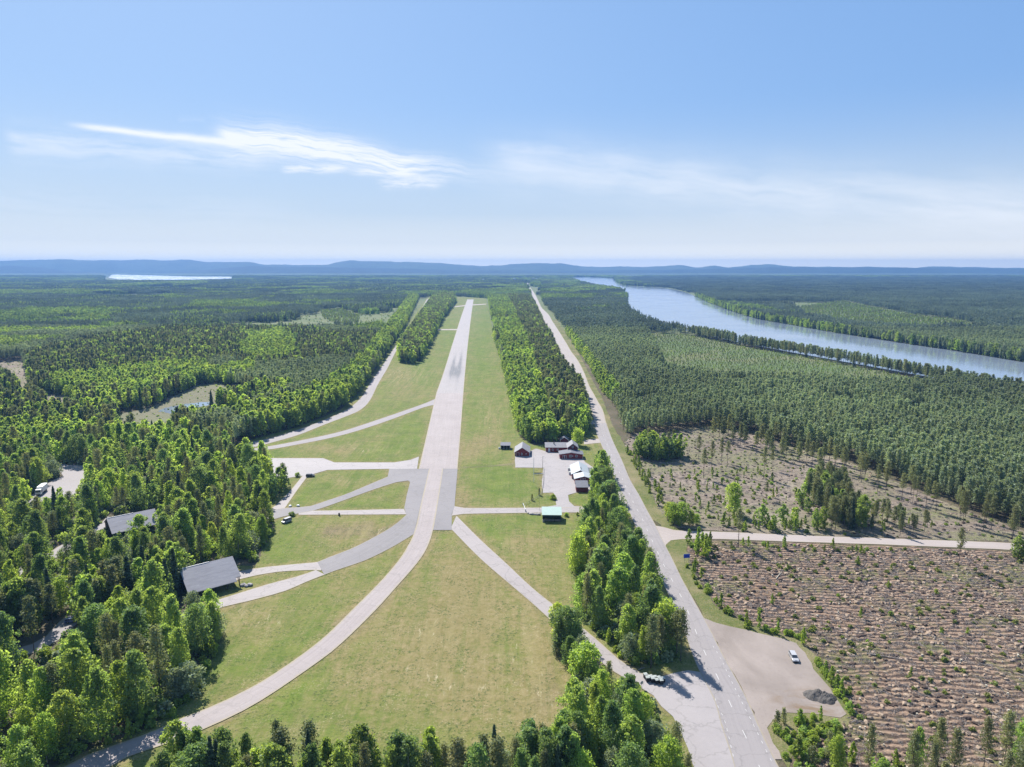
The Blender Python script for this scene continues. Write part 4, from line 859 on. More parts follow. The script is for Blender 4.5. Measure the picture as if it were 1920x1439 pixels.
# named places by the houses
put('house garden', B_R, [(1083, 836, 11.5)]); put('house garden', SA, [(995, 830, 5.5), (1116, 878, 6), (1121, 886, 7)])
put('house garden', BU, [(1037, 937, 2.6), (1062, 969, 2.0), (1083, 967, 1.6), (558, 894.5, 2.4), (548, 968, 2.0)]); put('house garden', YP, [(1011, 929, 3.6), (997.5, 939, 3.2)])
put('roadside wood', B_R, [(1246, 1216, 15), (1240, 1200, 14)]); put('roadside wood', P_A, [(1276, 1240, 15.5), (1268, 1232, 14), (1236, 1236, 13)]); put('roadside wood', SA, [(1251, 1268, 5)])
put('lay-by wood', B_R, [(1160, 1348, 13), (1150, 1336, 12)]); put('lay-by wood', P_A, [(1288, 1478, 8), (1266, 1436, 10.5)])
put('west wood', WI, [(352, 1076, 9), (376, 1070, 9)]); put('southwest wood', B_A, [(282, 1166, 13)]); put('southwest wood', WI, [(362, 1150, 7.5)]); put('southwest wood', B_B, [(398, 1190, 15), (384, 1178, 15.5), (402, 1206, 13)])
# river bank row (one can tell the pines apart)
bank = smooth_line(PP([(1290, 628), (1400, 650), (1500, 668.5), (1600, 687), (1700, 705), (1800, 724), (1920, 748), (2000, 764)]), 5); rg = np.random.default_rng(77)
for k, (x, y) in enumerate(bank):
    if rg.random() < .14 or (abs(proj(x, y)[0] - 1637) < 9): continue
    for q in range(2 if rg.random() < .5 else 1):
        kl = choose(rg, {P_A: 40, P_B: 52, SP: 8}); TREES.append((x + rg.normal() * 3, y + rg.normal() * 4 - 2, rg.uniform(10, 17), kl[0], kl[1], 'river bank row'))

# what the photograph shows between the trees: no crown stands before these openings
OPEN = [(262, 400, 1325, 1368), (178, 300, 1372, 1424), (198, 292, 953, 967), (57, 90, 903, 932), (95, 166, 870, 922), (178, 212, 962, 1000), (92, 122, 1022, 1046), (128, 147, 1159, 1170), (96, 122, 1178, 1202), (40, 66, 1212, 1234), (300, 440, 724, 770), (232, 320, 762, 792), (335, 455, 1044, 1120), (436, 500, 1060, 1084),
        (1195, 1262, 1258, 1296), (1112, 1138, 1196, 1222), (1158, 1200, 1240, 1276), (1252, 1330, 1290, 1350), (1300, 1400, 1350, 1439), (0, 42, 682, 742), (90, 140, 738, 752), (1280, 1294, 1034, 1050), (966, 1112, 826, 950), (560, 600, 880, 900), (512, 560, 940, 985), (1240, 1600, 630, 692), (1500, 1720, 584, 606), (605, 670, 584, 604), (1012, 1056, 946, 990)]
def hides(t):
    bx, by = proj(t[0], t[1], 0); tx, ty = proj(t[0], t[1], t[2]); wd = t[2] * .17 * (by - ty) / max(t[2], .1)
    for (x0, x1, y0, y1) in OPEN:
        if by > y1 + .5 and ty < y1 - .25 * (y1 - y0) and bx + wd > x0 and bx - wd < x1: return True
    return False
TREES = [t for t in TREES if t[3] == 'bush' or t[5] in ('house garden', 'upper clearing', 'river bank row') or not hides(t)]
def clearview(X, Y, h):
    bx, by = proj(X, Y, 0.0); tx, ty = proj(X, Y, h); wd = .17 * (by - ty); k = np.ones(len(X), bool)
    for (x0, x1, y0, y1) in OPEN: k &= ~((by > y1 + .5) & (ty < y1 - .25 * (y1 - y0)) & (bx + wd > x0) & (bx - wd < x1))
    return k
# drop trees standing on pavements or inside buildings
TREES = [t for t in TREES]
X = np.array([t[0] for t in TREES]); Y = np.array([t[1] for t in TREES])
HOUSES = PP([(930, 826), (1090, 826), (1098, 846), (1120, 870), (1116, 915), (1106, 930), (1060, 930), (1048, 870), (935, 862)])
pav_d = np.full(len(X), 99.0); nearm = Y < 900
pav_d[nearm] = distlines(X[nearm], Y[nearm], EDGES)
small = np.array([t[3] in ('bush', 'birch_sapling', 'young_pine') for t in TREES])
okk = (pav_d > np.where(small, .5, 1.6))
hm = inside(HOUSES, X, Y) | inside(np.array(HANG1), X, Y) | inside(np.array(HANG2), X, Y)
onp = np.zeros(len(X), bool)
for q in ([(786, 557), (803, 561), (744, 657), (709, 721), (676, 769), (608, 797), (508, 831), (440, 851), (430, 846), (500, 824), (608, 788), (660, 762), (697, 714), (738, 655)],): onp |= inside(PP(q), X, Y)
namedq = np.array([t[5] == 'house garden' for t in TREES])
keep = ((~onp) & (~hm) & okk) | namedq
TREES = [t for t, k in zip(TREES, keep) if k]

# ---------------------------------------------------------------- the 300 largest of each kind become things, the rest forest
LANDMARKS = [((430, 1075), 'the grey-roofed open hangar'), ((245, 968), 'the long grey roof in the wood'), ((72, 918), 'the white lorry'), ((537, 978), 'the white van'),
             ((137, 1164), 'the blue car'), ((190, 1405), 'the lower end of the concrete strip'), ((410, 1195), 'the grass corner below the hangar'), ((330, 1335), 'the wood edge along the bend'),
             ((1227, 1278), 'the row of bins'), ((1206, 1290), 'the round sign'), ((1090, 1160), 'the bend of the diagonal taxiway'), ((1288, 1244), 'the tip of the roadside wood'),
             ((1150, 890), 'the upper end of the roadside wood'), ((1215, 1075), 'the middle of the main road'), ((1035, 975), 'the mint-roofed shelter'), ((1090, 880), 'the white-roofed house'), ((980, 850), 'the small red cottage'),
             ((1286, 1052), 'the blue road sign'), ((1270, 1000), 'the side road junction'), ((1488, 1237), 'the car on the gravel lot'), ((1535, 1310), 'the dark gravel heap'), ((1590, 1345), 'the lower corner of the gravel lot'),
             ((1450, 1360), 'the lower kerb of the gravel lot'), ((1900, 1040), 'the far end of the side road'), ((1560, 960), 'the pine grove in the clearing'), ((1230, 858), 'the birch grove in the clearing'), ((1380, 1000), 'the tall lone birch'),
             ((765, 683), 'the tip of the runway-side strip'), ((455, 845), 'the end of the perimeter road'), ((540, 905), 'the corner of the apron'), ((330, 755), 'the bog pool'), ((975, 815), 'the lower end of the central wood'),
             ((930, 650), 'the runway edge of the central wood'), ((1637, 690), 'the gap in the river bank row'), ((1290, 626), 'the upper end of the river bank row'), ((1880, 740), 'the lower end of the river bank row'), ((650, 1470), 'the middle of the south edge row'), ((900, 1470), 'the east half of the south edge row'), ((400, 1470), 'the west half of the south edge row'), ((1180, 1350), 'the middle of the lay-by wood'), ((1290, 1470), 'the lower end of the lay-by wood'), ((140, 1470), 'the corner beyond the concrete strip'), ((1750, 1440), 'the middle of the southeast pines'), ((1600, 1200), 'the middle of the scarified clearing'), ((1850, 1250), 'the outer part of the scarified clearing')]
ORD = ['nearest', 'second nearest', 'third nearest', 'fourth nearest', 'fifth nearest', 'sixth nearest', 'seventh nearest', 'eighth nearest', 'ninth nearest', 'tenth nearest', 'eleventh nearest', 'twelfth nearest']
CATS = {'birch_tree': ('birch', 'tree'), 'pine_tree': ('pine', 'tree'), 'spruce_tree': ('spruce', 'tree'), 'willow_tree': ('round-crowned tree', 'tree'), 'birch_sapling': ('sapling', 'sapling'), 'bush': ('bush', 'bush'), 'young_pine': ('young pine', 'young pine')}
def visible(t):
    a = proj(t[0], t[1], 0); b = proj(t[0], t[1], t[2]); return (-10 < a[0] < 1930) and (b[1] < 1430) and t[1] > 60
bykind = {}
for i, t in enumerate(TREES): bykind.setdefault(t[3], []).append(i)
LIMIT = {'birch_tree': 300, 'pine_tree': 260, 'spruce_tree': 90, 'willow_tree': 90, 'birch_sapling': 200, 'bush': 280, 'young_pine': 40}
SOLO = set(); 
for k, ids in bykind.items():
    ids = [i for i in ids if visible(TREES[i])]
    ids.sort(key=lambda i: -(TREES[i][2] / TREES[i][1]) * (1.0 if TREES[i][1] < 700 else .8)); SOLO |= set(ids[:LIMIT[k]])
# the river bank row and lone pines always count as individuals
for i, t in enumerate(TREES):
    if t[5] in ('upper clearing', 'house garden'): SOLO.add(i)
LABEL = {}
groups = {}
for i, t in enumerate(TREES): groups.setdefault((t[3], t[4]), []).append(i)
for (k, l), ids in groups.items():
    A = np.array([[TREES[i][0], TREES[i][1]] for i in ids])
    cand = []
    for j, (pp, ph) in enumerate(LANDMARKS):
        q = P(*pp); dd = np.hypot(A[:, 0] - q[0], A[:, 1] - q[1]); od = np.argsort(dd)[:12]
        for r_, o_ in enumerate(od): cand.append((dd[o_] * (1 + .02 * r_), ids[o_], r_, ph))
    cand.sort(key=lambda c: c[0])
    for dd, i, r_, ph in cand:
        if i in SOLO and i not in LABEL and dd < 90: LABEL[i] = '%s %s, %s %s' % (l, CATS[k][0], ORD[r_], ph)
ZN = {'clearing saplings': 'two clearings', 'side road young trees': 'belt along the side road', 'plantation edge': 'row before the plantation', 'road verge bushes': 'verge of the main road', 'southeast pines': 'southeast corner',
      'clearing pine grove': 'pine grove of the clearing', 'bog edge': 'wood around the bog', 'clearing birch grove': 'birch grove of the clearing'}
RANKW = ['', 'second ', 'third ', 'fourth ', 'fifth ', 'sixth ', 'seventh ', 'eighth ', 'ninth ', 'tenth ', 'eleventh ', 'twelfth ']
zg = {}
for i, t in enumerate(TREES): zg.setdefault((t[3], t[4], t[5]), []).append(i)
for (k, l, zn), ids in zg.items():
    od = sorted(ids, key=lambda i: -TREES[i][2])
    for lst, word in ((od[:12], 'tallest'), (od[::-1][:12], 'shortest')):
        if len(ids) < 2: continue
        for r_, i in enumerate(lst):
            if i in SOLO and i not in LABEL: LABEL[i] = '%s %s, %s%s of its kind in the %s' % (l, CATS[k][0], RANKW[r_], word, ZN.get(zn, zn))
ZONEG = {}
used = {}; pick = random.Random(5)
def plant(i):
    x, y, h, k, l, zn = TREES[i]; var = KIND[(k, l)]; Hn, cm, tm = var[pick.randrange(len(var))]
    tw = 'tall' if h > 14 else ('middling' if h > 10 else 'short')
    lab = LABEL.get(i) or '%s %s of middling height among its like in the %s' % (l, CATS[k][0], ZN.get(zn, zn))
    o = thing(k, lab, CATS[k][1], (x, y, .03), pick.uniform(0, 6.28), '%s %s trees of the %s' % (l, CATS[k][0], ZN.get(zn, zn)) if 'sapling' not in k and k != 'bush' else ('bushes' if k == 'bush' else 'saplings') + ' of the ' + ZN.get(zn, zn))
    s = h / Hn; wd_ = pick.uniform(.74, 1.18); o.scale = (s * wd_ * pick.uniform(.88, 1.12), s * wd_ * pick.uniform(.88, 1.12), s)
    a = bpy.data.objects.new('crown', cm); COL.objects.link(a); a.parent = o
    b = bpy.data.objects.new('trunk', tm); COL.objects.link(b); b.parent = o
for i in sorted(SOLO): plant(i)

# ---------------------------------------------------------------- the rest of the woods
pts, rot, scl, idx = [], [], [], []
bins = {'birch': [], 'pine': [], 'spruce': [], 'young': [], 'under': [], 'plant': []}
rg = np.random.default_rng(21)
MAP = {'birch_tree': ('birch', 16), 'willow_tree': ('birch', 16), 'pine_tree': ('pine', 17), 'spruce_tree': ('spruce', 17), 'birch_sapling': ('young', 6), 'bush': ('under', 2.4), 'young_pine': ('young', 6)}
OUTB = {'birch': [[], [], [], []], 'pine': [[], [], [], []], 'spruce': [[], [], [], []], 'plant': [[], [], [], []], 'undergrowth': [[], [], [], []]}
def addi(group, key, x, y, sxy, sz):
    a, b, c, d_ = OUTB[group]; n = len(x); prot = np.array(LO[key])
    a.append(np.c_[x, y, np.full(n, .03)]); b.append(rg.uniform(0, 6.28, n)); c.append(np.c_[sxy * rg.uniform(.85, 1.15, n), sxy * rg.uniform(.85, 1.15, n), sz]); d_.append(prot[rg.integers(0, len(prot), n)])
for k in MAP:
    ids = [i for i in bykind.get(k, []) if i not in SOLO]
    if not ids: continue
    key, hn = MAP[k]; x = np.array([TREES[i][0] for i in ids]); y = np.array([TREES[i][1] for i in ids]); s = np.array([TREES[i][2] for i in ids]) / hn
    addi({'birch': 'birch', 'pine': 'pine', 'spruce': 'spruce', 'young': 'undergrowth', 'under': 'undergrowth'}[key], key, x, y, s, s)
allz = []
def infov(X, Y, m=1.16): return (np.abs(X) < Y * .7213 * m + 25) & (Y > 110)
def in_any(X, Y, polys):
    r = np.zeros(len(X), bool)
    for q in polys: r |= inside(q, X, Y)
    return r
ZP = [PP(q) for q in ([(412, 1196), (402, 1242), (366, 1302), (322, 1345), (262, 1380), (100, 1445), (-160, 1520), (-160, 1262), (40, 1240), (262, 1138), (395, 1165)],
      [(440, 856), (520, 888), (536, 908), (504, 950), (516, 984), (478, 1056), (360, 1064), (130, 1148), (-160, 1236), (-160, 880), (60, 850), (330, 822), (430, 826)],
      [(446, 826), (560, 798), (660, 750), (712, 680), (794, 562), (770, 556), (700, 655), (620, 735), (470, 792), (440, 800)],
      [(921, 590), (955, 730), (988, 824), (1062, 822), (1099, 775), (1057, 697), (1012, 602), (992, 560), (915, 560)],
      [(200, 800), (285, 756), (360, 715), (300, 705), (140, 800)], [(455, 742), (345, 770), (235, 802), (330, 812), (440, 800), (560, 740)])]
# plantation east of the road, single trees up to 1150 m
def grid(y0, y1, step, seed):
    r = np.random.default_rng(seed); xm = y1 * .7213 * 1.17 + 30
    x = np.arange(-xm, xm, step); y = np.arange(y0, y1, step); A, B = np.meshgrid(x, y)
    A = A.ravel() + r.uniform(-.42, .42, A.size) * step; B = B.ravel() + r.uniform(-.42, .42, B.size) * step
    k = infov(A, B); A, B = A[k], B[k]; k = free(A, B); A, B = A[k], B[k]; k = ~in_any(A, B, ZP) & ((B > 1150) | clearview(A, B, 14.0)); return A[k], B[k]
roadx = smooth_line((PP(ROAD_L) + PP(ROAD_R)) / 2, 10)
def east(X, Y): return X > np.interp(Y, roadx[:, 1], roadx[:, 0])
farbank = smooth_line(PP(RFAR), 12)
def stand(X, Y):           # 0 plantation pine, 1 birch, 2 mixed
    n1 = vnoise(X, Y * .6, 260, 3, 3); n2 = vnoise(X, Y, 90, 5, 2); e = east(X, Y); s = np.zeros(len(X), int)
    px, py = proj(X, Y)
    s[(~e) & (n1 + .3 * n2 > .74)] = 1; s[(~e) & (n1 < .42)] = 2
    beyond = e & (Y > np.interp(X, PP(RFAR)[::1, 0][np.argsort(PP(RFAR)[:, 0])], PP(RFAR)[np.argsort(PP(RFAR)[:, 0]), 1])) & (px > 1085)
    s[beyond & (n1 > .5)] = 2; s[beyond & (n1 + .3 * n2 > .72)] = 1
    # west wood front: leafy band and light young stands seen in the photo
    leaf = (~e) & (((np.abs(py - 712 + (px - 290) * .10 + (n1 - .5) * 60) < 20) & (px > 100) & (px < 480)) | ((((px - 500) / 75) ** 2 + ((py - 662) / 42) ** 2 + (n2 - .5) * 2.2) < .75) | ((px > 0) & (px < 190) & (py > 820) & (py < 880)))
    s[leaf & (n2 > .35)] = 1
    s[e & (Y > 560) & (X < np.interp(Y, roadx[:, 1], roadx[:, 0]) + 22)] = 1
    s[(py < 566) & (px > 1000) & (px < 1180) & (n2 > .45)] = 1
    return s
x, y = grid(150, 1150, 4.3, 31)
e = east(x, y); s = stand(x, y); n2 = vnoise(x, y, 30, 8, 2); keepm = (n2 > .14)
rr = rg.random(len(x))
# denser pines in the east plantation
xa, ya = grid(150, 1150, 3.6, 32); ea = east(xa, ya) & (stand(xa, ya) == 0) & (np.hypot(xa, ya) > 200)
gapm = vnoise(xa, ya, 24, 15, 2) > .27; ea &= gapm; hh = rg.uniform(.72, 1.18, ea.sum()) * (.85 + .3 * vnoise(xa[ea], ya[ea], 70, 16, 2)); addi('plant', 'plant', xa[ea], ya[ea], hh, hh)
w = keepm & ~(e & (s == 0))
k = w & (s == 0); hh = rg.uniform(.95, 1.3, k.sum()); addi('plant', 'plant', x[k], y[k], hh, hh)
k = w & (s == 1); hh = rg.uniform(.6, .95, k.sum()); addi('birch', 'birch', x[k], y[k], hh, hh)
k = w & (s == 2)
for key, a, b, hn in (('birch', 0, .38, .9), ('spruce', .38, .62, 1), ('pine', .62, 1, .95)):
    q = k & (rr >= a) & (rr < b); hh = rg.uniform(.72, 1.1, q.sum()) * hn; addi(key, key, x[q], y[q], hh, hh)
# leafy fringe on the east roadside
px_, py_ = proj(x, y)
# beyond 1150 m: groups of trees
for (y0, y1, step, pre) in ((1150, 2700, 17.0, 'c_'), (2700, 7200, 45.0, 'f_')):
    x, y = grid(y0, y1, step, int(y0)); s = stand(x, y)
    n = vnoise(x, y, 520, 9, 3); clear = (n > .70) & (vnoise(x, y, 200, 4, 2) > .45)
    ok = ~clear & ~inside(np.vstack([PP(ROAD_L) - [10, 0], (PP(ROAD_R) + [12, 0])[::-1]]), x, y)
    ok &= free(x + step * .5, y) & free(x - step * .5, y) & free(x, y - step * .6) & free(x, y + step * .5)
    for j, nm in ((0, 'plant'), (1, 'birch'), (2, 'mixed')):
        q = ok & (s == j); hh = rg.uniform(.8, 1.1, q.sum()); addi({'plant': 'plant', 'birch': 'birch', 'mixed': 'spruce'}[nm], pre + nm, x[q], y[q], np.ones(q.sum()), hh)
    q = clear & free(x, y) & (rg.random(len(x)) < .6)
    addi('undergrowth', 'young', x[q], y[q], np.full(q.sum(), 1.0), rg.uniform(.3, .7, q.sum()))
# far bank of the river: a leafy front row
fb = farbank[(farbank[:, 1] < 2600)]
for off in (3, 7, 12):
    q = resample(fb, int(len(fb) * 2.6)); nx = rg.normal(size=len(q)) * 2
    k = rg.random(len(q)) < .85; hh = rg.uniform(.6, 1.0, k.sum()); key = 'birch'
    h2 = rg.random(k.sum()) < .55; Q = q[k] + np.c_[np.full(k.sum(), off * .8), np.full(k.sum(), off)] + rg.normal(size=(k.sum(), 2)) * 2
    addi('birch', 'birch', Q[h2, 0], Q[h2, 1], hh[h2], hh[h2]); addi('spruce', 'spruce', Q[~h2, 0], Q[~h2, 1], hh[~h2], hh[~h2])
# young growth in the river-side plantation and far meadows; undergrowth inside near woods
for poly, step, sc in ((MEADOW, 4.0, .36), (FCL, 6, .7), (FCR, 6.5, .7)):
    q = gridpts(poly, step, 41, .45); n = len(q); sz = rg.uniform(.5, 1.3, n) * sc; addi('undergrowth', 'young', q[:, 0], q[:, 1], sz * 1.1, sz)
for poly in (ZP[0], ZP[1]):
    q = gridpts(poly, 3.6, 42, .45); q = q[free(q[:, 0], q[:, 1])]; n = len(q); sz = rg.uniform(.5, 1.5, n); addi('undergrowth', 'under', q[:, 0], q[:, 1], sz, sz)
q = gridpts(PP([(1118, 878), (1100, 985), (1080, 1100), (1110, 1186), (1200, 1256), (1284, 1244), (1236, 1110), (1140, 898)]), 3.2, 43, .45); sz = rg.uniform(.5, 1.4, len(q))
dd = distlines(q[:, 0], q[:, 1], EDGES) > 2; addi('undergrowth', 'under', q[dd, 0], q[dd, 1], sz[dd], sz[dd])
q = gridpts(PP([(1050, 1200), (1100, 1214), (1178, 1284), (1246, 1350), (1284, 1440), (1296, 1500), (300, 1500), (420, 1475), (1000, 1470), (1090, 1318)]), 3.2, 44, .45); sz = rg.uniform(.5, 1.3, len(q))
dd = distlines(q[:, 0], q[:, 1], EDGES) > 2; addi('undergrowth', 'under', q[dd, 0], q[dd, 1], sz[dd], sz[dd])
# far plantations of low bushes on the brown and green edges of clearings
for poly, st in ((CUT2, 9), (BOG, 8), (LCUT, 7)):
    q = gridpts(poly, st, 45, .45); sz = rg.uniform(.2, .6, len(q)); addi('undergrowth', 'under', q[:, 0], q[:, 1], sz, sz * .8)
NAMES = {'birch': ('birch_forest', 'fresh green birch wood reaching from the airfield to the horizon', 'birch forest'), 'pine': ('mixed_pine_forest', 'tall grey-green pines scattered through the mixed woods', 'pine forest'),
         'spruce': ('spruce_forest', 'dark pointed spruces and mixed trees of the distant woods', 'spruce forest'), 'plant': ('pine_plantation', 'dense even pine plantation east and west of the airfield', 'pine plantation'),
         'undergrowth': ('undergrowth', 'low bushes and seedlings on clearings and under the trees', 'undergrowth')}
for key, (a, b, c, d_) in OUTB.items():
    nm, lb, ct = NAMES[key]; stuff(scatter(nm, np.vstack(a), np.concatenate(b), np.vstack(c), np.concatenate(d_), pcol), lb, ct)
    print(nm, sum(len(q) for q in a))
print('solo trees', len(SOLO), {k: sum(1 for i in SOLO if TREES[i][3] == k) for k in LIMIT}, 'labelled', len(LABEL))

# canopy sheet from 7 km to the hills
ys = np.geomspace(6900, 9300, 160); V = []; ncol = 420
for yy in ys:
    for i in range(ncol): V.append((yy * (-.95 + 1.9 * i / (ncol - 1)), yy, 0))
V = np.array(V); nz = vnoise(V[:, 0], V[:, 1], 90, 6, 2) * 5 + vnoise(V[:, 0], V[:, 1], 900, 7, 3) * 12 + 4
lk = PP([(199, 514.8), (240, 515.2), (300, 516.6), (350, 518.4), (434, 518.8), (440, 531), (192, 531)]); inl = inside(lk, V[:, 0], V[:, 1]); nz[inl] = .1
V[:, 2] = nz
Fc = [(i * ncol + k, i * ncol + k + 1, (i + 1) * ncol + k + 1, (i + 1) * ncol + k) for i in range(len(ys) - 1) for k in range(ncol - 1)]
o = link_mesh('distant_forest', V, Fc, M['far_canopy'], None, True); stuff(o, 'dark blue-green forest far off below the hills', 'forest')

# ================================================================ HILLS
def ridge(name, prof, D, depth, seed, mat):
    prof = np.array(prof, float); n = 300; px = np.linspace(-300, 2220, n); top = np.interp(px, prof[:, 0], prof[:, 1])
    X = (px - CX) / F * D * 1.0; Zt = H + (498 - top) / F * D
    Zt = Zt + (vnoise(X, np.zeros(n), D * .012, seed, 3) - .5) * D * .0018
    V = []; m = 14
    for j in range(m + 1):
        t = j / m; sh = math.sin(math.pi * min(1, t * .5 / .5) * .5) if t < 1 else 1
        yy = D - depth + depth * t
        nn = (vnoise(X, np.full(n, yy), D * .03, seed + 1, 3) - .5) * .3
        for i in range(n): V.append((X[i] * yy / D, yy, max(-3, Zt[i] * (sh + nn[i] * sh * (1 - t)))))
    for j in range(1, 5):
        t = j / 4; yy = D + depth * .5 * t
        for i in range(n): V.append((X[i] * yy / D, yy, Zt[i] * (1 - t) - 2))
    Fc = [(j * n + i, j * n + i + 1, (j + 1) * n + i + 1, (j + 1) * n + i) for j in range(m + 4) for i in range(n - 1)]
    return structure(link_mesh(name, V, Fc, mat, None, True))
ridge('far_hills', [(-300, 492), (0, 490), (60, 488), (135, 487), (200, 489), (270, 487.5), (330, 489), (360, 487.5), (400, 492), (480, 492.5), (500, 496), (560, 497), (620, 497), (640, 492), (665, 488), (690, 490.5), (730, 491), (780, 492), (830, 493.5), (870, 497), (910, 499.5), (960, 496), (1010, 494), (1050, 494.5), (1090, 499), (1120, 501), (1170, 500), (1200, 501.5), (1240, 499.5), (1270, 497.5), (1300, 502), (1330, 498), (1360, 501.5), (1400, 497.5), (1440, 496), (1480, 499.5), (1560, 501), (1640, 501), (1700, 502), (1760, 500), (1810, 501.5), (1920, 503), (2220, 503)], 10800, 900, 1, M['hillside'])
ridge('middle_hills', [(-300, 496), (0, 501), (25, 498.5), (60, 500), (100, 503), (150, 509), (240, 512), (340, 511), (380, 507), (430, 502.5), (480, 499), (520, 500.5), (640, 501.5), (760, 503.5), (850, 506), (950, 506), (1000, 508), (1080, 508), (1160, 507), (1240, 506), (1300, 505.5), (1380, 503), (1450, 501), (1540, 501.5), (1640, 501.5), (1760, 503), (1920, 504.5), (2220, 505)], 9600, 800, 5, M['hill_dark'])

# ================================================================ BUILDINGS
def window(parent, x, z, w, h, y=-.03, frame='white', axis='front'):
    f = MB()
    t = .12
    f.box(x - w / 2, x - w / 2 + t, y - .05, y, z, z + h).box(x + w / 2 - t, x + w / 2, y - .05, y, z, z + h).box(x - w / 2 + t, x + w / 2 - t, y - .05, y, z, z + t).box(x - w / 2 + t, x + w / 2 - t, y - .05, y, z + h - t, z + h)
    f.box(x - .04, x + .04, y - .045, y - .005, z + t, z + h - t)
    o = f.build('window', M[frame], parent); MB().box(x - w / 2 + t, x + w / 2 - t, y - .02, y + .01, z + t, z + h - t).build('pane', M['glass'], o); return o
def door(parent, x, w, h, y=-.03, mat='dark_red', frame='white'):
    d_ = MB().box(x - w / 2, x + w / 2, y - .03, y, .05, h).build('door', M[mat], parent)
    MB().box(x - w / 2 - .14, x - w / 2, y - .05, y, .0, h + .12).box(x + w / 2, x + w / 2 + .14, y - .05, y, .0, h + .12).box(x - w / 2, x + w / 2, y - .05, y, h, h + .12).build('frame', M[frame], d_)
    MB().box(x + w / 2 - .2, x + w / 2 - .08, y - .08, y - .03, 1.0, 1.08).build('handle', M['metal'], d_)
def gable(name, label, cat, front, w, l, hw, hr, rot, wall, roof, ov=.4, trims=True, th=.16, chimney=None):
    o = thing(name, label, cat, (front[0], front[1], .05), rot)
    MB().poly([(-w / 2, 0, 0), (w / 2, 0, 0), (w / 2, 0, hw), (0, 0, hr), (-w / 2, 0, hw)], (0, l, 0)).build('wall', M[wall], o)
    s = (hr - hw) / (w / 2); e = w / 2 + ov; ze = hw - s * ov; r = MB(); k = .04
    r.poly([(0, -ov, hr + k), (0, -ov, hr + k + th), (-e, -ov, ze + k + th), (-e, -ov, ze + k)], (0, l + 2 * ov, 0))
    r.poly([(.0, -ov, hr + k), (e, -ov, ze + k), (e, -ov, ze + k + th), (0, -ov, hr + k + th)], (0, l + 2 * ov, 0))
    ro = r.build('roof', M[roof], o)
    if trims:
        t = MB().box(-w / 2 - .03, -w / 2 + .16, -.05, .12, 0, hw - .1).box(w / 2 - .16, w / 2 + .03, -.05, .12, 0, hw - .1)
        t.poly([(0, -ov - .04, hr + k - .08), (0, -ov - .04, hr + k + th + .02), (-e, -ov - .04, ze + k + th + .02), (-e, -ov - .04, ze + k - .08)], (0, .04, 0))
        t.poly([(0, -ov - .04, hr + k - .08), (e, -ov - .04, ze + k - .08), (e, -ov - .04, ze + k + th + .02), (0, -ov - .04, hr + k + th + .02)], (0, .04, 0)); t.build('trim', M['white'], o)
    if chimney: c = chimney; MB().box(c[0] - .4, c[0] + .4, c[1] - .4, c[1] + .4, c[2], c[3]).box(c[0] - .48, c[0] + .48, c[1] - .48, c[1] + .48, c[3], c[3] + .12).build('chimney', M['black'], ro)
    return o
q = P(979, 856); o = gable('cottage', 'small dark red gabled cottage with grey roof and white corner boards', 'house', q, 8.6, 13, 2.4, 5.2, R(-2), 'red', 'roof_grey')
door(o, -2.6, 1.6, 2.0); window(o, -.2, .7, .8, 1.3); window(o, 2.3, 1.25, .7, .35)
# long wing (ridge across), low front block, two-storey block
q = P(1044, 848); ry = R(-1)
o = thing('long_house', 'long dark red house with pale grey roof and black chimney pipe', 'house', (q[0], q[1], .05), ry)
MB().poly([(-6.6, 0, 0), (-6.6, 9, 0), (-6.6, 9, 2.9), (-6.6, 4.5, 4.6), (-6.6, 0, 2.9)], (13.6, 0, 0)).build('wall', M['red'], o)
rf = MB().poly([(-7.1, -.6, 2.72), (-7.1, 4.5, 4.64), (-7.1, 4.5, 4.82), (-7.1, -.6, 2.9)], (14.6, 0, 0)).poly([(-7.1, 4.5, 4.64), (-7.1, 9.6, 2.72), (-7.1, 9.6, 2.9), (-7.1, 4.5, 4.82)], (14.6, 0, 0)).build('roof', M['roof_grey'], o)
MB().tube([(-1.6, 3.0, 4.2), (-1.6, 3.0, 5.5)], [.3, .3], 8).build('chimney', M['black'], rf)
MB().box(-6.64, -6.45, -.06, .1, 0, 2.75).build('trim', M['white'], o); window(o, -2.4, .9, 1.1, 1.2); window(o, .6, .9, 1.1, 1.2); door(o, -4.6, .95, 2.1, -.03, 'white')
q = P(1071, 861); o = gable('clubhouse', 'wide low red house with dark grey roof and two white windows', 'house', q, 13.4, 7, 2.7, 3.8, R(-1), 'red', 'roof_dark')
for x in (-4.4, -3.3): door(o, x, .8, 2.05)
window(o, -.4, 1.0, 1.5, 1.35); window(o, 3.0, 1.0, 1.3, 1.4); MB().box(.62, 1.1, -.12, 0, 1.5, 1.9).build('letter_box', M['white'], o)
q2 = P(1074.5, 833, 7.3); o = gable('tower_house', 'two-storey dark gabled house with white eaves behind the low clubhouse', 'house', (q2[0], q[1] + 7.1), 6.0, 9, 4.9, 7.2, R(-1), 'dark_red', 'roof_grey'); window(o, 0, 4.6, 1.1, 1.3)
q = P(1058, 833); o = gable('back_shed', 'small dark-roofed shed showing behind the long red house', 'shed', q, 5, 6, 2.6, 4.2, R(-2), 'dark_red', 'roof_dark')
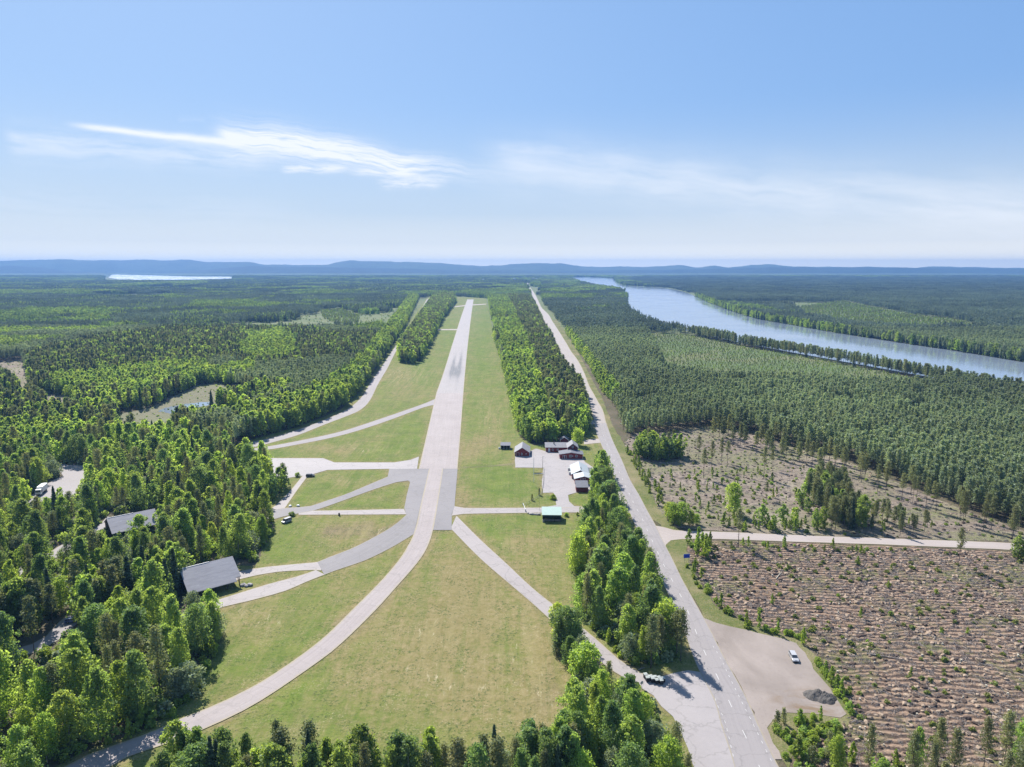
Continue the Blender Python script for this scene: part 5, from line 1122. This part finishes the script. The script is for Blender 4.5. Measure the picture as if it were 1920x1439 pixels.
# white-roofed house with its front hall
a = P(1088.2, 882.1, 4.9); o = gable('white_roofed_house', 'red house with broad pale white metal roof and dark side lean-to', 'house', a, 8.7, 16.2, 2.75, 4.8, R(-2), 'red', 'roof_white', .4)
MB().box(4.36, 6.6, 1.5, 13, 0, 2.0).build('lean_to', M['dark_red'], o)
lr = MB().poly([(4.38, 1.2, 2.5), (6.9, 1.2, 2.05), (6.9, 1.2, 2.2), (4.38, 1.2, 2.65)], (0, 12.2, 0)).build('lean_to_roof', M['roof_dark'], o)
vt = MB()
for y_ in (2.5, 5.2): vt.tube([(.6, y_, 4.4), (.6, y_, 5.15)], [.16, .16], 6)
vt.build('roof_vent', M['black'], o)
a2 = P(1095.2, 893.6, 4.3); o = gable('front_hall', 'dark red hall with low white gable roof and one wide window', 'house', (a2[0], a2[1]), 9.2, 7.6, 3.0, 4.2, R(-2), 'dark_red', 'roof_white', .5)
f = window(o, -.5, 2.3, 2.7, .95)
a3 = P(1091.5, 923.5); o = thing('tool_shed', 'small dark red shed with sloping dark grey roof below the front hall', 'shed', (a3[0], a3[1], .05), R(-1))
MB().poly([(-2.9, 0, 0), (-2.9, 5.6, 0), (-2.9, 5.6, 3.9), (-2.9, 0, 2.55)], (5.8, 0, 0)).build('wall', M['dark_red'], o)
MB().poly([(-3.1, -.5, 2.47), (-3.1, 6.0, 4.04), (-3.1, 6.0, 4.2), (-3.1, -.5, 2.63)], (6.2, 0, 0)).build('roof', M['roof_dark'], o); door(o, -1.4, 1.0, 2.0, -.03, 'dark_red', 'dark_red')
# carport on the grass
a4 = P(947.5, 843); o = thing('field_shelter', 'small open-fronted shelter with grey roof beside the red cottage', 'shelter', (a4[0], a4[1], .05), R(-2))
MB().box(-2.8, -2.68, 0, 4.6, 0, 2.3).box(2.68, 2.8, 0, 4.6, 0, 2.3).box(-2.68, 2.68, 4.5, 4.6, 0, 2.5).build('wall', M['brown_wall'], o)
for x in (-2.74, -.9, .9, 2.74): MB().box(x - .07, x + .07, -.16, -.02, 0, 2.25).build('post', M['white'], o)
MB().poly([(-3.1, -.6, 2.36), (-3.1, 5.2, 3.0), (-3.1, 5.2, 3.14), (-3.1, -.6, 2.5)], (6.2, 0, 0)).build('roof', M['roof_dark'], o)
a = P(936.3, 842.5); o = thing('storage_box', 'white box standing at the left side of the field shelter', 'box', (a[0], a[1], .06), .1); MB().box(-.55, .55, -.5, .5, 0, 1.0).build('body', M['white'], o); MB().box(-.6, .6, -.55, .55, 1.0, 1.1).build('lid', M['bin_lid'], o)
# mint shelter
a5 = P(1034.5, 979.3); o = thing('open_shelter', 'open green shelter with bright mint metal roof by the crossing path', 'shelter', (a5[0], a5[1], .06), R(-2))
MB().box(-4.0, -3.9, .2, 7, 0, 2.7).box(3.9, 4.0, .2, 7, 0, 2.7).box(-3.9, 3.9, 6.9, 7, 0, 3.3).box(-4.0, 4.0, -.05, .06, 2.35, 3.15).build('wall', M['green_wall'], o)
for x in (-3.95, -.3, 1.2, 3.95): MB().box(x - .08, x + .08, -.08, .08, 0, 2.35).build('post', M['green_wall'], o)
MB().poly([(-4.35, -.5, 3.2), (-4.35, 7.7, 4.1), (-4.35, 7.7, 4.22), (-4.35, -.5, 3.32)], (8.7, 0, 0)).build('roof', M['roof_mint'], o)
MB().box(-3.9, 3.9, .9, 1.0, 0, .9).build('railing', M['wood'], o)
a = P(1018.5, 978.5); o = thing('firewood_rack', 'pale rack of stacked items at the shelter corner', 'rack', (a[0], a[1], .06)); MB().box(-.3, .3, -.9, -.3, .1, 1.0).build('stack', M['stone'], o); MB().box(-.36, -.3, -.95, -.25, 0, 1.3).box(.3, .36, -.95, -.25, 0, 1.3).build('frame', M['white'], o)
# hangars: one roof slope towards us, open front
def hangar(label, A, B, zr, ze, run, notch):
    A = np.array(A); B = np.array(B); L = np.linalg.norm(B - A); t = (B - A) / L; rot = math.atan2(t[1], t[0])
    o = thing('hangar', label, 'hangar', (A[0], A[1], .05), rot)      # local x along the ridge, -y towards us
    r = MB(); s = (zr - ze) / run; th = .2
    pts = [(-.3, 0), (L + .3, 0), (L + .3, -run)] + ([(L - 1.6, -run), (L - 1.6, -run - 1.5)] if notch else []) + [(-.3, -run - (1.5 if notch else 0))]
    r.poly([(x, y, zr + s * y) for x, y in pts], (0, 0, th))
    r.poly([(-.3, 0, zr), (L + .3, 0, zr), (L + .3, run * .8, zr - s * run * .8), (-.3, run * .8, zr - s * run * .8)], (0, 0, th))
    ro = r.build('roof', M['roof_hangar'], o)
    MB().box(.2, L * .55, -.12, .12, zr + .2, zr + .26).build('ridge_cap', M['white'], ro)
    MB().box(.1, L - .1, run * .72, run * .75, 0, zr - s * run * .75 - .05).poly([(.1, -run * .3, 0), (.1, run * .7, 0), (.1, run * .7, zr - s * run * .7 - .1), (.1, 0, zr - .1), (.1, -run * .3, zr - s * run * .3 - .1)], (.1, 0, 0)).build('wall', M['brown_wall'], o)
    for x in (.3, L * .25, L * .5, L * .75, L - .2): MB().box(x - .13, x + .13, -run + .5, -run + .76, 0, ze + .4).build('post', M['brown_wall'], o)
    for sx in (.35, L - .3): MB().tube([(sx, -run + .6, 1.2), (sx, -.4, zr - .4)], [.09, .09], 5).build('brace', M['wood'], o)
    return o
def hroof():
    m, g = newmat('weathered_hangar_roof'); p = g.obj(); y = g.sep(p)[1]
    st = g.m('FRACT', g.m('MULTIPLY', y, .42)); n = g.noise(g.scale(p, (.25, 1.6, 1)), 1.0, 5, .65)
    c = g.mix(g.rng(n, .3, .7), (.24, .228, .24), (.33, .315, .325)); c = g.mix(g.rng(st, 0, .07, .45, 0), c, (.14, .135, .14))
    c = g.mix(g.rng(g.noise(p, .9, 4), .62, .75, 0, .5), c, (.42, .41, .41)); out(g, principled(g, c, .85, .2)); return m
M['roof_hangar'] = hroof()
hangar('open timber hangar with big grey sloping roof at the taxiway end', P(338, 1068.4, 8), P(434.4, 1044.5, 8), 8.0, 3.4, 8.2, True)
hangar('second grey-roofed hangar deep among the trees of the west wood', P(201, 973, 7.6), P(288.7, 955, 7.6), 7.6, 3.2, 8.0, False)

# ================================================================ VEHICLES
def wheel(parent, x, y, r=.33, w=.22):
    t = MB().tube([(x - w / 2, y, r), (x + w / 2, y, r)], [r, r], 14).build('wheel', M['tyre'], parent)
    MB().tube([(x - w / 2 - .015, y, r), (x + w / 2 + .015, y, r)], [r * .58, r * .58], 10).build('rim', M['metal'], t)
def car(label, loc, rot, paint, name='parked_car', van=False, L=4.5, Wd=1.76, Hh=1.45):
    o = thing(name, label, 'van' if van else 'car', (loc[0], loc[1], .16), rot)      # local +y = front
    h = Hh; w = Wd / 2
    side = [(-L / 2, .35), (-L / 2, .88), (-L / 2 + .12, .95), (L / 2 - .95, .93), (L / 2 - .18, .78), (L / 2, .62), (L / 2, .32), (L / 2 - .2, .22), (-L / 2 + .2, .22)]
    v = []; n = len(side)
    for k, (xx, sc) in enumerate(((-w, .96), (-w * .9, 1.0), (w * .9, 1.0), (w, .96))):
        for (yy, zz) in side: v.append((xx, yy * sc, .22 + (zz - .22) * sc))
    f = [(k * n + i, k * n + (i + 1) % n, (k + 1) * n + (i + 1) % n, (k + 1) * n + i) for k in range(3) for i in range(n)] + [tuple(range(n)), tuple(3 * n + i for i in reversed(range(n)))]
    mb = MB(); mb.v = v; mb.f = f; mb.build('body', M[paint], o)
    y0, y1, y2, y3 = (-L / 2 + .06, -L / 2 + .3, .45 if not van else 1.0, 1.25 if not van else 1.6)
    c = MB(); wb, wt = w * .94, w * .78
    c.v = [(-wb, y0, .93), (wb, y0, .93), (wb, y3, .93), (-wb, y3, .93), (-wt, y1, h - .06), (wt, y1, h - .06), (wt, y2, h - .06), (-wt, y2, h - .06)]
    c.f = [(0, 1, 2, 3), (4, 5, 6, 7), (0, 1, 5, 4), (1, 2, 6, 5), (2, 3, 7, 6), (3, 0, 4, 7)]; c.build('window', M['glass'], o)
    MB().box(-wt - .02, wt + .02, y1 - .05, y2 + .03, h - .06, h).build('roof', M[paint], o)
    pl = MB()
    for sx in (-1, 1):
        for ya, yb in ((y0, y1), (y3, y2), (-.35, -.35), (L * -.28, L * -.27)):
            pl.tube([(sx * (wb + .01), ya, .92), (sx * (wt + .02), yb, h - .03)], [.055, .055], 4)
    pl.build('pillar', M[paint], o)
    for sx in (-1, 1):
        for yy in (-L * .3, L * .31): wheel(o, sx * (w - .1), yy)
        MB().box(sx * (w - .32) - .2, sx * (w - .32) + .2, L / 2 - .12, L / 2 + .02, .56, .70).build('headlight', M['lamp'], o)
    MB().box(-w * .8, w * .8, L / 2 - .03, L / 2 + .05, .30, .46).build('bumper', M['black'], o)
    return o
q = P(1488, 1236.5); q2 = P(1493, 1245); q1 = P(1483.5, 1228); dv = q2 - q1
car('white estate car parked alone on the gravel lot', q, math.atan2(-dv[0], dv[1]), 'car_white')
q = P(537.5, 980); car('white van parked on grass at the wood edge', q, math.atan2(.55, -.85), 'car_white', 'parked_van', True, 4.6, 1.8, 1.85)
q = P(137.5, 1167); car('blue car half hidden on the forest drive', q, math.atan2(-.9, .3), 'car_blue')
q = P(582, 894.5); car('low black car beside the apron link path', q, math.atan2(-1, .05), 'car_black')
# lorry
q1 = P(72, 931); q2 = P(85, 920); dv = q1 - q2; o = thing('lorry', 'white box lorry parked beside the gravel yard in the wood', 'lorry', (q1[0], q1[1], .12), math.atan2(-dv[0], dv[1]))
MB().box(-1.25, 1.25, -9.5, -2.4, 1.15, 3.75).build('cargo_box', M['white'], o); MB().box(-.9, .9, -9.4, 0, .75, 1.12).build('chassis', M['black'], o)
cb = MB().box(-1.2, 1.2, -2.1, 0, .7, 3.1, .95).build('cab', M['white'], o); MB().box(-1.05, 1.05, -.09, .03, 1.75, 2.7).build('windscreen', M['glass'], o)
for sx in (-1, 1):
    MB().box(sx * 1.19 - .03, sx * 1.19 + .03, -1.7, -.5, 1.8, 2.6).build('side_window', M['glass'], o)
    for yy in (-1.0, -6.6, -7.9): wheel(o, sx * 1.0, yy, .5, .32)
    MB().box(sx * .85 - .2, sx * .85 + .2, -.06, .04, .85, 1.05).build('headlight', M['lamp'], o)
q = P(40, 937); o = thing('utility_cabinet', 'white upright utility cabinet near the white lorry', 'cabinet', (q[0], q[1], .08)); MB().box(-.7, .7, -.6, .6, .1, 2.3).build('body', M['white'], o); MB().box(-.78, .78, -.68, .68, 2.3, 2.45).build('lid', M['bin_lid'], o); MB().box(-.6, .6, -.65, -.6, .2, 2.1).build('door', M['bin_lid'], o)

# ================================================================ STREET FURNITURE AND SMALL THINGS
# wheelie bins by the lay-by
bp = [(1210, 1273, 1), (1214, 1279, 1), (1220, 1277, 0), (1223.5, 1280.5, 0), (1228, 1277.5, 0), (1231, 1283, 0), (1235.5, 1280, 0), (1239.5, 1284, 0), (1243, 1280.5, 0)]
BINL = ['black wheeled bin at the upper left end of the bin row', 'black wheeled bin second from the taxiway end of the row', 'pale-lidded bin third from the taxiway end of the row', 'pale-lidded bin fourth from the taxiway end of the row', 'pale-lidded bin in the very middle of the row', 'pale-lidded bin fourth from the road end of the row', 'pale-lidded bin third from the road end of the row', 'pale-lidded bin next to last at the road end', 'pale-lidded bin last in the row at the road end']
b0 = thing('wheelie_bin', BINL[0], 'bin', (0, 0, 0), 0, 'bins beside the lay-by')
MB().box(-.42, .42, -.4, .4, .12, 1.15, 1.12).build('body', M['black'], b0)
ld = MB().poly([(-.5, -.5, 1.15), (-.5, .5, 1.2), (-.5, .5, 1.34), (-.5, .05, 1.38), (-.5, -.5, 1.24)], (1.0, 0, 0)).build('lid', M['bin_lid'], b0); MB().tube([(-.4, .54, 1.2), (.4, .54, 1.2)], [.03, .03], 5).build('handle', M['black'], ld)
for sx in (-1, 1): MB().tube([(sx * .38 - .04, .36, .13), (sx * .38 + .04, .36, .13)], [.13, .13], 10).build('wheel', M['tyre'], b0)
def copy_thing(r, loc, rot, label, sc=1.0):
    c = r.copy(); COL.objects.link(c); c.location = loc; c.rotation_euler = (0, 0, rot); c['label'] = label; c.scale = (sc,) * 3
    for ch in list(r.children):
        d_ = ch.copy(); COL.objects.link(d_); d_.parent = c
        for gch in list(ch.children): e_ = gch.copy(); COL.objects.link(e_); e_.parent = d_
    return c
for i, (x, y, dk) in enumerate(bp):
    q = P(x, y)
    if i == 0: b0.location = (q[0], q[1], .17); b0.rotation_euler = (0, 0, .25)
    else: copy_thing(b0, (q[0], q[1], .17), random.Random(i).uniform(.05, .5), BINL[i], random.Random(i + 9).uniform(.92, 1.12))
# round sign
q = P(1203, 1292); o = thing('round_sign', 'round pale sign on a pole at the edge of the lay-by', 'sign', (q[0], q[1], .17), .5)
MB().tube([(0, 0, 0), (0, 0, 1.9)], [.04, .04], 6).build('pole', M['metal'], o); MB().tube([(0, -.03, 1.6), (0, .0, 1.6)], [.5, .5], 20).build('sign_plate', M['bin_lid'], o)
# blue direction sign
q = P(1287, 1055); o = thing('road_sign', 'blue rectangular direction sign on two posts at the road junction', 'sign', (q[0], q[1], .1), R(8))
for sx in (-.8, .8): MB().tube([(sx, 0, 0), (sx, 0, 3.2)], [.05, .05], 6).build('post', M['metal'], o)
pn = MB().box(-1.25, 1.25, -.12, -.06, 1.7, 3.3).build('panel', M['blue'], o)
MB().box(-1.25, 1.25, -.135, -.125, 3.22, 3.28).box(-1.25, 1.25, -.135, -.125, 1.72, 1.78).box(-1.23, -1.17, -.135, -.125, 1.78, 3.22).box(1.17, 1.23, -.135, -.125, 1.78, 3.22).build('border', M['white'], pn)
# poles
def pole(name, label, cat, x, y, h, r, mat, rot=0, lamp=False):
    q = P(x, y); o = thing(name, label, cat, (q[0], q[1], .1), rot); MB().tube([(0, 0, 0), (0, 0, h * .5), (0, 0, h)], [r * 1.2, r, r * .6], 7).build('pole', M[mat], o)
    if lamp: MB().tube([(0, 0, h - .05), (0, -.5, h + .15), (0, -1.1, h + .2)], [.05, .05, .05], 5).build('arm', M[mat], o); MB().box(-.16, .16, -1.6, -1.0, h + .1, h + .28).build('lamp_head', M['metal'], o)
    else: MB().tube([(0, 0, h), (0, 0, h + .22)], [.12, .03], 8).build('finial', M['white'], o)
    return o
pole('flagpole', 'tall slim white flagpole on the grass before the houses', 'flagpole', 1001, 904.5, 12.5, .09, 'white')
pole('wind_mast', 'thin white mast standing close beside the tall flagpole', 'mast', 1000, 889, 11.5, .06, 'white')
pole('street_lamp', 'dark lamp post at the corner of the house yard', 'street lamp', 1017.5, 878.5, 6.8, .09, 'black', .4, True)
pole('signal_mast', 'thin grey mast beside the mint-roofed shelter', 'mast', 1011, 958, 8.5, .05, 'metal')
# yard fence (winding rail fence), low board, barrier
fl = smooth_line(PP([(1019.5, 880), (1019, 890), (1019, 900), (1018, 910), (1016, 920), (1014.5, 928), (1008, 934), (1001, 939), (992, 943), (986, 947)]), 1.5)
o = thing('rail_fence', 'winding pale rail fence between the lawn and the house yard', 'fence', (fl[0][0], fl[0][1], .08))
ra = MB(); 
for zz in (.45, .85): ra.tube([(p[0] - fl[0][0], p[1] - fl[0][1], zz) for p in fl], [.05] * len(fl), 4)
ra.build('rail', M['pale_wood'], o)
for p in fl[::2]: MB().box(p[0] - fl[0][0] - .07, p[0] - fl[0][0] + .07, p[1] - fl[0][1] - .07, p[1] - fl[0][1] + .07, 0, 1.05).build('post', M['pale_wood'], o)
q = P(1000.5, 891); o = thing('notice_board', 'low white-framed board standing on the lawn by the flagpole', 'board', (q[0], q[1], .08))
MB().box(0, 5.0, -.06, .06, .35, .85).build('panel', M['white'], o); MB().box(.5, 3.9, .1, .2, .9, 1.15).build('top_rail', M['black'], o)
for x in (.1, 2.5, 4.9): MB().box(x - .06, x + .06, .0, .12, 0, .95).build('post', M['wood'], o)
a, b = P(980.5, 948), P(985.5, 960.5); dv = b - a; o = thing('road_barrier', 'white barrier boom across the crossing path beside the lawn', 'barrier', (a[0], a[1], .1), math.atan2(dv[1], dv[0])); L = float(np.linalg.norm(dv))
MB().box(0, L, -.08, .08, .95, 1.1).build('boom', M['white'], o)
for x in (.15, L - .15): MB().box(x - .12, x + .12, -.2, .2, 0, 1.2).build('post', M['bin_lid'], o)
# boulders
def boulder(label, x, y, s, seed, mat='stone', grp=None):
    q = P(x, y); bm = bmesh.new(); bmesh.ops.create_icosphere(bm, subdivisions=2, radius=s); rg_ = random.Random(seed)
    for v in bm.verts: v.co = Vector((v.co.x * 1.2, v.co.y * .95, v.co.z * .7)) * rg_.uniform(.86, 1.12); v.co.z += s * .4
    me = bpy.data.meshes.new('boulder'); bm.to_mesh(me); bm.free(); me.materials.append(M[mat]); o = bpy.data.objects.new('boulder', me); COL.objects.link(o); o.location = (q[0], q[1], .05); o.rotation_euler = (0, 0, seed * 1.3)
    return tag(o, label, 'boulder', grp)
boulder('pale boulder at the wood end of the diagonal taxiway', 544, 950.5, .75, 1, 'white', 'boulders at the taxiway corner'); boulder('pale boulder just east of its twin at the taxiway corner', 559, 950, .75, 2, 'white', 'boulders at the taxiway corner')
for i, (x, y) in enumerate([(991, 963.5), (994.5, 965), (998, 965.5), (1002, 965.8), (1006, 966), (1010.5, 966)]):
    boulder(['pinkish boulder nearest the white barrier in the stone row', 'boulder second from the barrier in the stone row', 'boulder third from the barrier in the stone row', 'boulder third from the mint shelter in the stone row', 'boulder second from the mint shelter in the stone row', 'boulder of the stone row nearest the mint shelter'][i], x, y, .55 + .12 * (i % 3), 10 + i, 'stone', 'stones along the crossing path')
for i, (x, y, s) in enumerate([(456, 1099, .9), (462, 1100.5, .7), (468, 1099, .9)]):
    boulder(['rough boulder beside the hangar corner post', 'small boulder between two others east of the hangar', 'outermost boulder east of the hangar corner'][i], x, y, s, 20 + i, 'stone', 'boulders by the hangar')
q = P(636, 967.5); o = thing('oil_barrel', 'black upright barrel alone on the grass below the cross taxiway', 'barrel', (q[0], q[1], .08)); MB().tube([(0, 0, 0), (0, 0, .5), (0, 0, 1.2)], [.4, .42, .4], 12).build('body', M['black'], o); MB().tube([(0, 0, 1.2), (0, 0, 1.25)], [.43, .43], 12).build('lid', M['black'], o)
q = P(332, 1110); o = thing('bulk_bag', 'white bulk bag standing left of the open hangar', 'bag', (q[0], q[1], .08)); MB().box(-.6, .6, -.6, .6, 0, 1.1, 1.08).box(-.45, .45, -.45, .45, 1.1, 1.5, .8).build('body', M['white'], o); MB().tube([(-.4, 0, 1.5), (0, 0, 1.75), (.4, 0, 1.5)], [.05, .05, .05], 5).build('strap', M['white'], o)
for i, (x, y, w_, d_, h) in enumerate([(1067.5, 884, 1.7, 1.5, 1.6), (1068.5, 890.5, 1.3, 2.0, 1.4)]):
    q = P(x, y); o = thing('storage_box', ['square white storage box against the white-roofed house', 'longer white storage box nearest the gable corner'][i], 'box', (q[0], q[1], .18), -.05, 'white boxes along the house wall'); MB().box(-w_ / 2, w_ / 2, -d_ / 2, d_ / 2, 0, h).build('body', M['white'], o); MB().box(-w_ / 2 - .06, w_ / 2 + .06, -d_ / 2 - .06, d_ / 2 + .06, h, h + .1).build('lid', M['bin_lid'], o)
# gravel heap on the lot
c = P(1538, 1309); n = 46; V = []; hx = np.linspace(-6.2, 6.2, n); hy = np.linspace(-4.4, 4.4, n); A, B = np.meshgrid(hx, hy); A = A.ravel(); B = B.ravel()
hz = np.zeros(len(A))
for (x0, y0, r_, h_) in ((-2.6, .6, 2.9, 1.5), (-.4, 1.2, 2.6, 1.9), (1.6, .2, 2.8, 1.8), (3.6, .6, 2.2, 1.3), (.3, -1.4, 2.0, 1.1), (2.8, -1.6, 1.9, 1.2), (-4.6, .8, 1.7, .8)):
    hz = np.maximum(hz, h_ * np.clip(1.25 - np.hypot(A - x0, B - y0) / r_, 0, 1) ** .85)
hz = hz * (1 + (vnoise(A + 50, B + 50, 1.3, 3, 3) - .5) * .8) - .12
V = np.c_[A, B, hz]; Fc = [(j * n + i, j * n + i + 1, (j + 1) * n + i + 1, (j + 1) * n + i) for j in range(n - 1) for i in range(n - 1) if max(hz[j * n + i], hz[j * n + i + 1], hz[(j + 1) * n + i], hz[(j + 1) * n + i + 1]) > -.1]
o = link_mesh('gravel_heap', V, Fc, M['heap'], None, False); o.location = (c[0], c[1], .12); o.rotation_euler = (0, 0, -.2); o.scale = (.66, .74, .8); tag(o, 'dark grey heap of dumped gravel on the pale lot', 'heap')
# fallen birch by the lay-by, lone log, fallen trunks
def log(label, a, b, r, mat, branches=3):
    a, b = P(*a), P(*b); dv = b - a; L = float(np.linalg.norm(dv)); o = thing('fallen_log', label, 'log', (a[0], a[1], .15), math.atan2(dv[1], dv[0]))
    MB().tube([(0, 0, r), (L * .5, .1, r), (L, 0, r * .8)], [r, r * .85, r * .4], 7).build('trunk', M[mat], o)
    br = MB()
    for i in range(branches): x = L * (.45 + .5 * i / max(1, branches)); br.tube([(x, 0, r), (x + .8, (1 if i % 2 else -1) * .8, r + .4)], [r * .4, .02], 4)
    if branches: br.build('branch', M[mat], o)
log('grey fallen branch at the bend beside the bins', (1196, 1259), (1208, 1253), .14, 'slash', 4); log('pale barkless log lying in the upper clearing', (1350, 938), (1362, 953), .22, 'pale_wood', 0)
log('thin pale log in the scarified clearing near the road', (1455, 1087), (1466, 1074), .16, 'pale_wood', 2); log('grey fallen trunk near the middle of the scarified clearing', (1625, 1228), (1712, 1242), .2, 'slash', 4)
# far houses on the horizon
for i, (x, y, w_, lab) in enumerate([(965, 527.5, 26, 'tiny white farmhouse far off left of the road end'), (1000, 526.5, 34, 'white farm building far off at the end of the road'), (1006, 527.5, 20, 'tiny pale barn right of the far farm building'), (906, 529, 16, 'tiny pale house far off beyond the runway end')]):
    q = P(x, y); gable('farmhouse', lab, 'house', q, w_, 16, 16, 22, 0, 'white', 'roof_white', 1, False)

# logging debris on the clear-cuts -----------------------------------
dcol = bpy.data.collections.new('debris_forms'); DEB = []
def deb(me): ob = bpy.data.objects.new('debris_form_%03d' % len(DEB), me); dcol.objects.link(ob); DEB.append(ob)
for q in range(4):
    bm = bmesh.new(); bmesh.ops.create_icosphere(bm, subdivisions=2, radius=.5); rg_ = random.Random(q)
    for v in bm.verts: v.co = Vector((v.co.x * 1.25, v.co.y, v.co.z * .75)) * rg_.uniform(.75, 1.2); v.co.z += .16
    me = bpy.data.meshes.new('clod'); bm.to_mesh(me); bm.free(); me.materials.append(M['clod'] if q < 3 else M['clod_shade']); deb(me)
for q in range(3):
    mb = MB(); rg_ = random.Random(50 + q)
    for i in range(9): a_ = rg_.uniform(0, 3.14); L_ = rg_.uniform(.5, 1.6); x, y = rg_.uniform(-.8, .8), rg_.uniform(-.6, .6); mb.tube([(x - math.cos(a_) * L_ / 2, y - math.sin(a_) * L_ / 2, .05), (x, y, rg_.uniform(.1, .35)), (x + math.cos(a_) * L_ / 2, y + math.sin(a_) * L_ / 2, .1)], [.05, .045, .02], 4)
    deb(mb_mesh('twigs', mb, M['slash']))
for q in range(2):
    v, f = round_crown(960 + q, .8, .8, 8, 14, .3, 0); deb(mesh_of('weeds', v, f, M['tuft']))
deb(mb_mesh('stump', MB().tube([(0, 0, 0), (0, 0, .45)], [.24, .2], 8), M['pale_wood']))
pts, rot, scl, idx = [], [], [], []
rg = np.random.default_rng(91); lo_, hi_ = CUT1.min(0), CUT1.max(0)
yy = lo_[1]
rows = np.arange(lo_[1], hi_[1], 2.1)
for r_, y0 in enumerate(rows):
    x = np.arange(lo_[0], hi_[0], 1.0) + rg.uniform(-.5, .5, len(np.arange(lo_[0], hi_[0], 1.0)))
    y = y0 + np.sin(x * .03 + y0 * .02) * 2.5 + (vnoise(x, np.full(len(x), y0 * .2), 30, 71, 2) - .5) * 6 - (x - lo_[0]) * .03 + rg.normal(size=len(x)) * .34
    k = inside(CUT1, x, y) & (rg.random(len(x)) < .02 + 1.05 * vnoise(x, y, 11, 72, 2)) & (np.abs(x) < y * .85 + 20); x, y = x[k], y[k]; n = len(x)
    pts.append(np.c_[x, y, np.full(n, .03)]); rot.append(rg.uniform(0, 6.28, n)); s = rg.uniform(.45, 1.1, n) ** 1.5 * (.7 + .6 * vnoise(x, y, 9, 61, 2)); scl.append(np.c_[s * 1.15, s * rg.uniform(.7, 1.2, n), s * rg.uniform(.6, 1.15, n)])
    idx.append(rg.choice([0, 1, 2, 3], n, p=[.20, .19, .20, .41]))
def extra(poly, step, choices, prob, seed, smin, smax):
    q = gridpts(poly, step, seed, .48); n = len(q); pts.append(np.c_[q, np.full(n, .04)]); rot.append(rg.uniform(0, 6.28, n)); s = rg.uniform(smin, smax, n); scl.append(np.c_[s, s, s]); idx.append(rg.choice(choices, n, p=prob))
extra(CUT1, 2.1, [4, 5, 6, 7, 8, 9], [.27, .27, .28, .06, .06, .06], 92, .5, 1.4); extra(CUT2, 3.0, [0, 3, 4, 5, 6, 7, 8, 9], [.08, .10, .24, .24, .20, .04, .05, .05], 93, .5, 1.3)
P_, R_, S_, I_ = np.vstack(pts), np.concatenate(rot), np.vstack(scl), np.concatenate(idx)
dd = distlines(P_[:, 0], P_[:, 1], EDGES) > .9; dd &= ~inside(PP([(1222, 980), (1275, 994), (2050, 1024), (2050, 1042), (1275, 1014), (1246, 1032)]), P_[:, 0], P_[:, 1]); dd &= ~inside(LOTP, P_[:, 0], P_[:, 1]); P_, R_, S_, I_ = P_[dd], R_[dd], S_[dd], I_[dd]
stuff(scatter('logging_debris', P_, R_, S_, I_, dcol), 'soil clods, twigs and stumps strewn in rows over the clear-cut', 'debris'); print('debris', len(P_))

# ================================================================ HAZE
hz = link_mesh('haze', *(lambda b: (b.v, b.f))(MB().box(-16000, 16000, -600, 11900, -4, 196)), None)
hz.data.materials.clear(); mh, g = newmat('haze'); vol = g.n.new('ShaderNodeVolumePrincipled')
vol.inputs['Color'].default_value = (.142, .305, .645, 1); vol.inputs['Density'].default_value = 8.5e-5; vol.inputs['Anisotropy'].default_value = .2
g.l.new(vol.outputs[0], g.n.new('ShaderNodeOutputMaterial').inputs['Volume']); hz.data.materials.append(mh)
bm = bmesh.new(); bm.from_mesh(hz.data); bmesh.ops.recalc_face_normals(bm, faces=bm.faces); bm.to_mesh(hz.data); bm.free()
stuff(hz, 'pale blue summer haze over the far forest', 'haze')
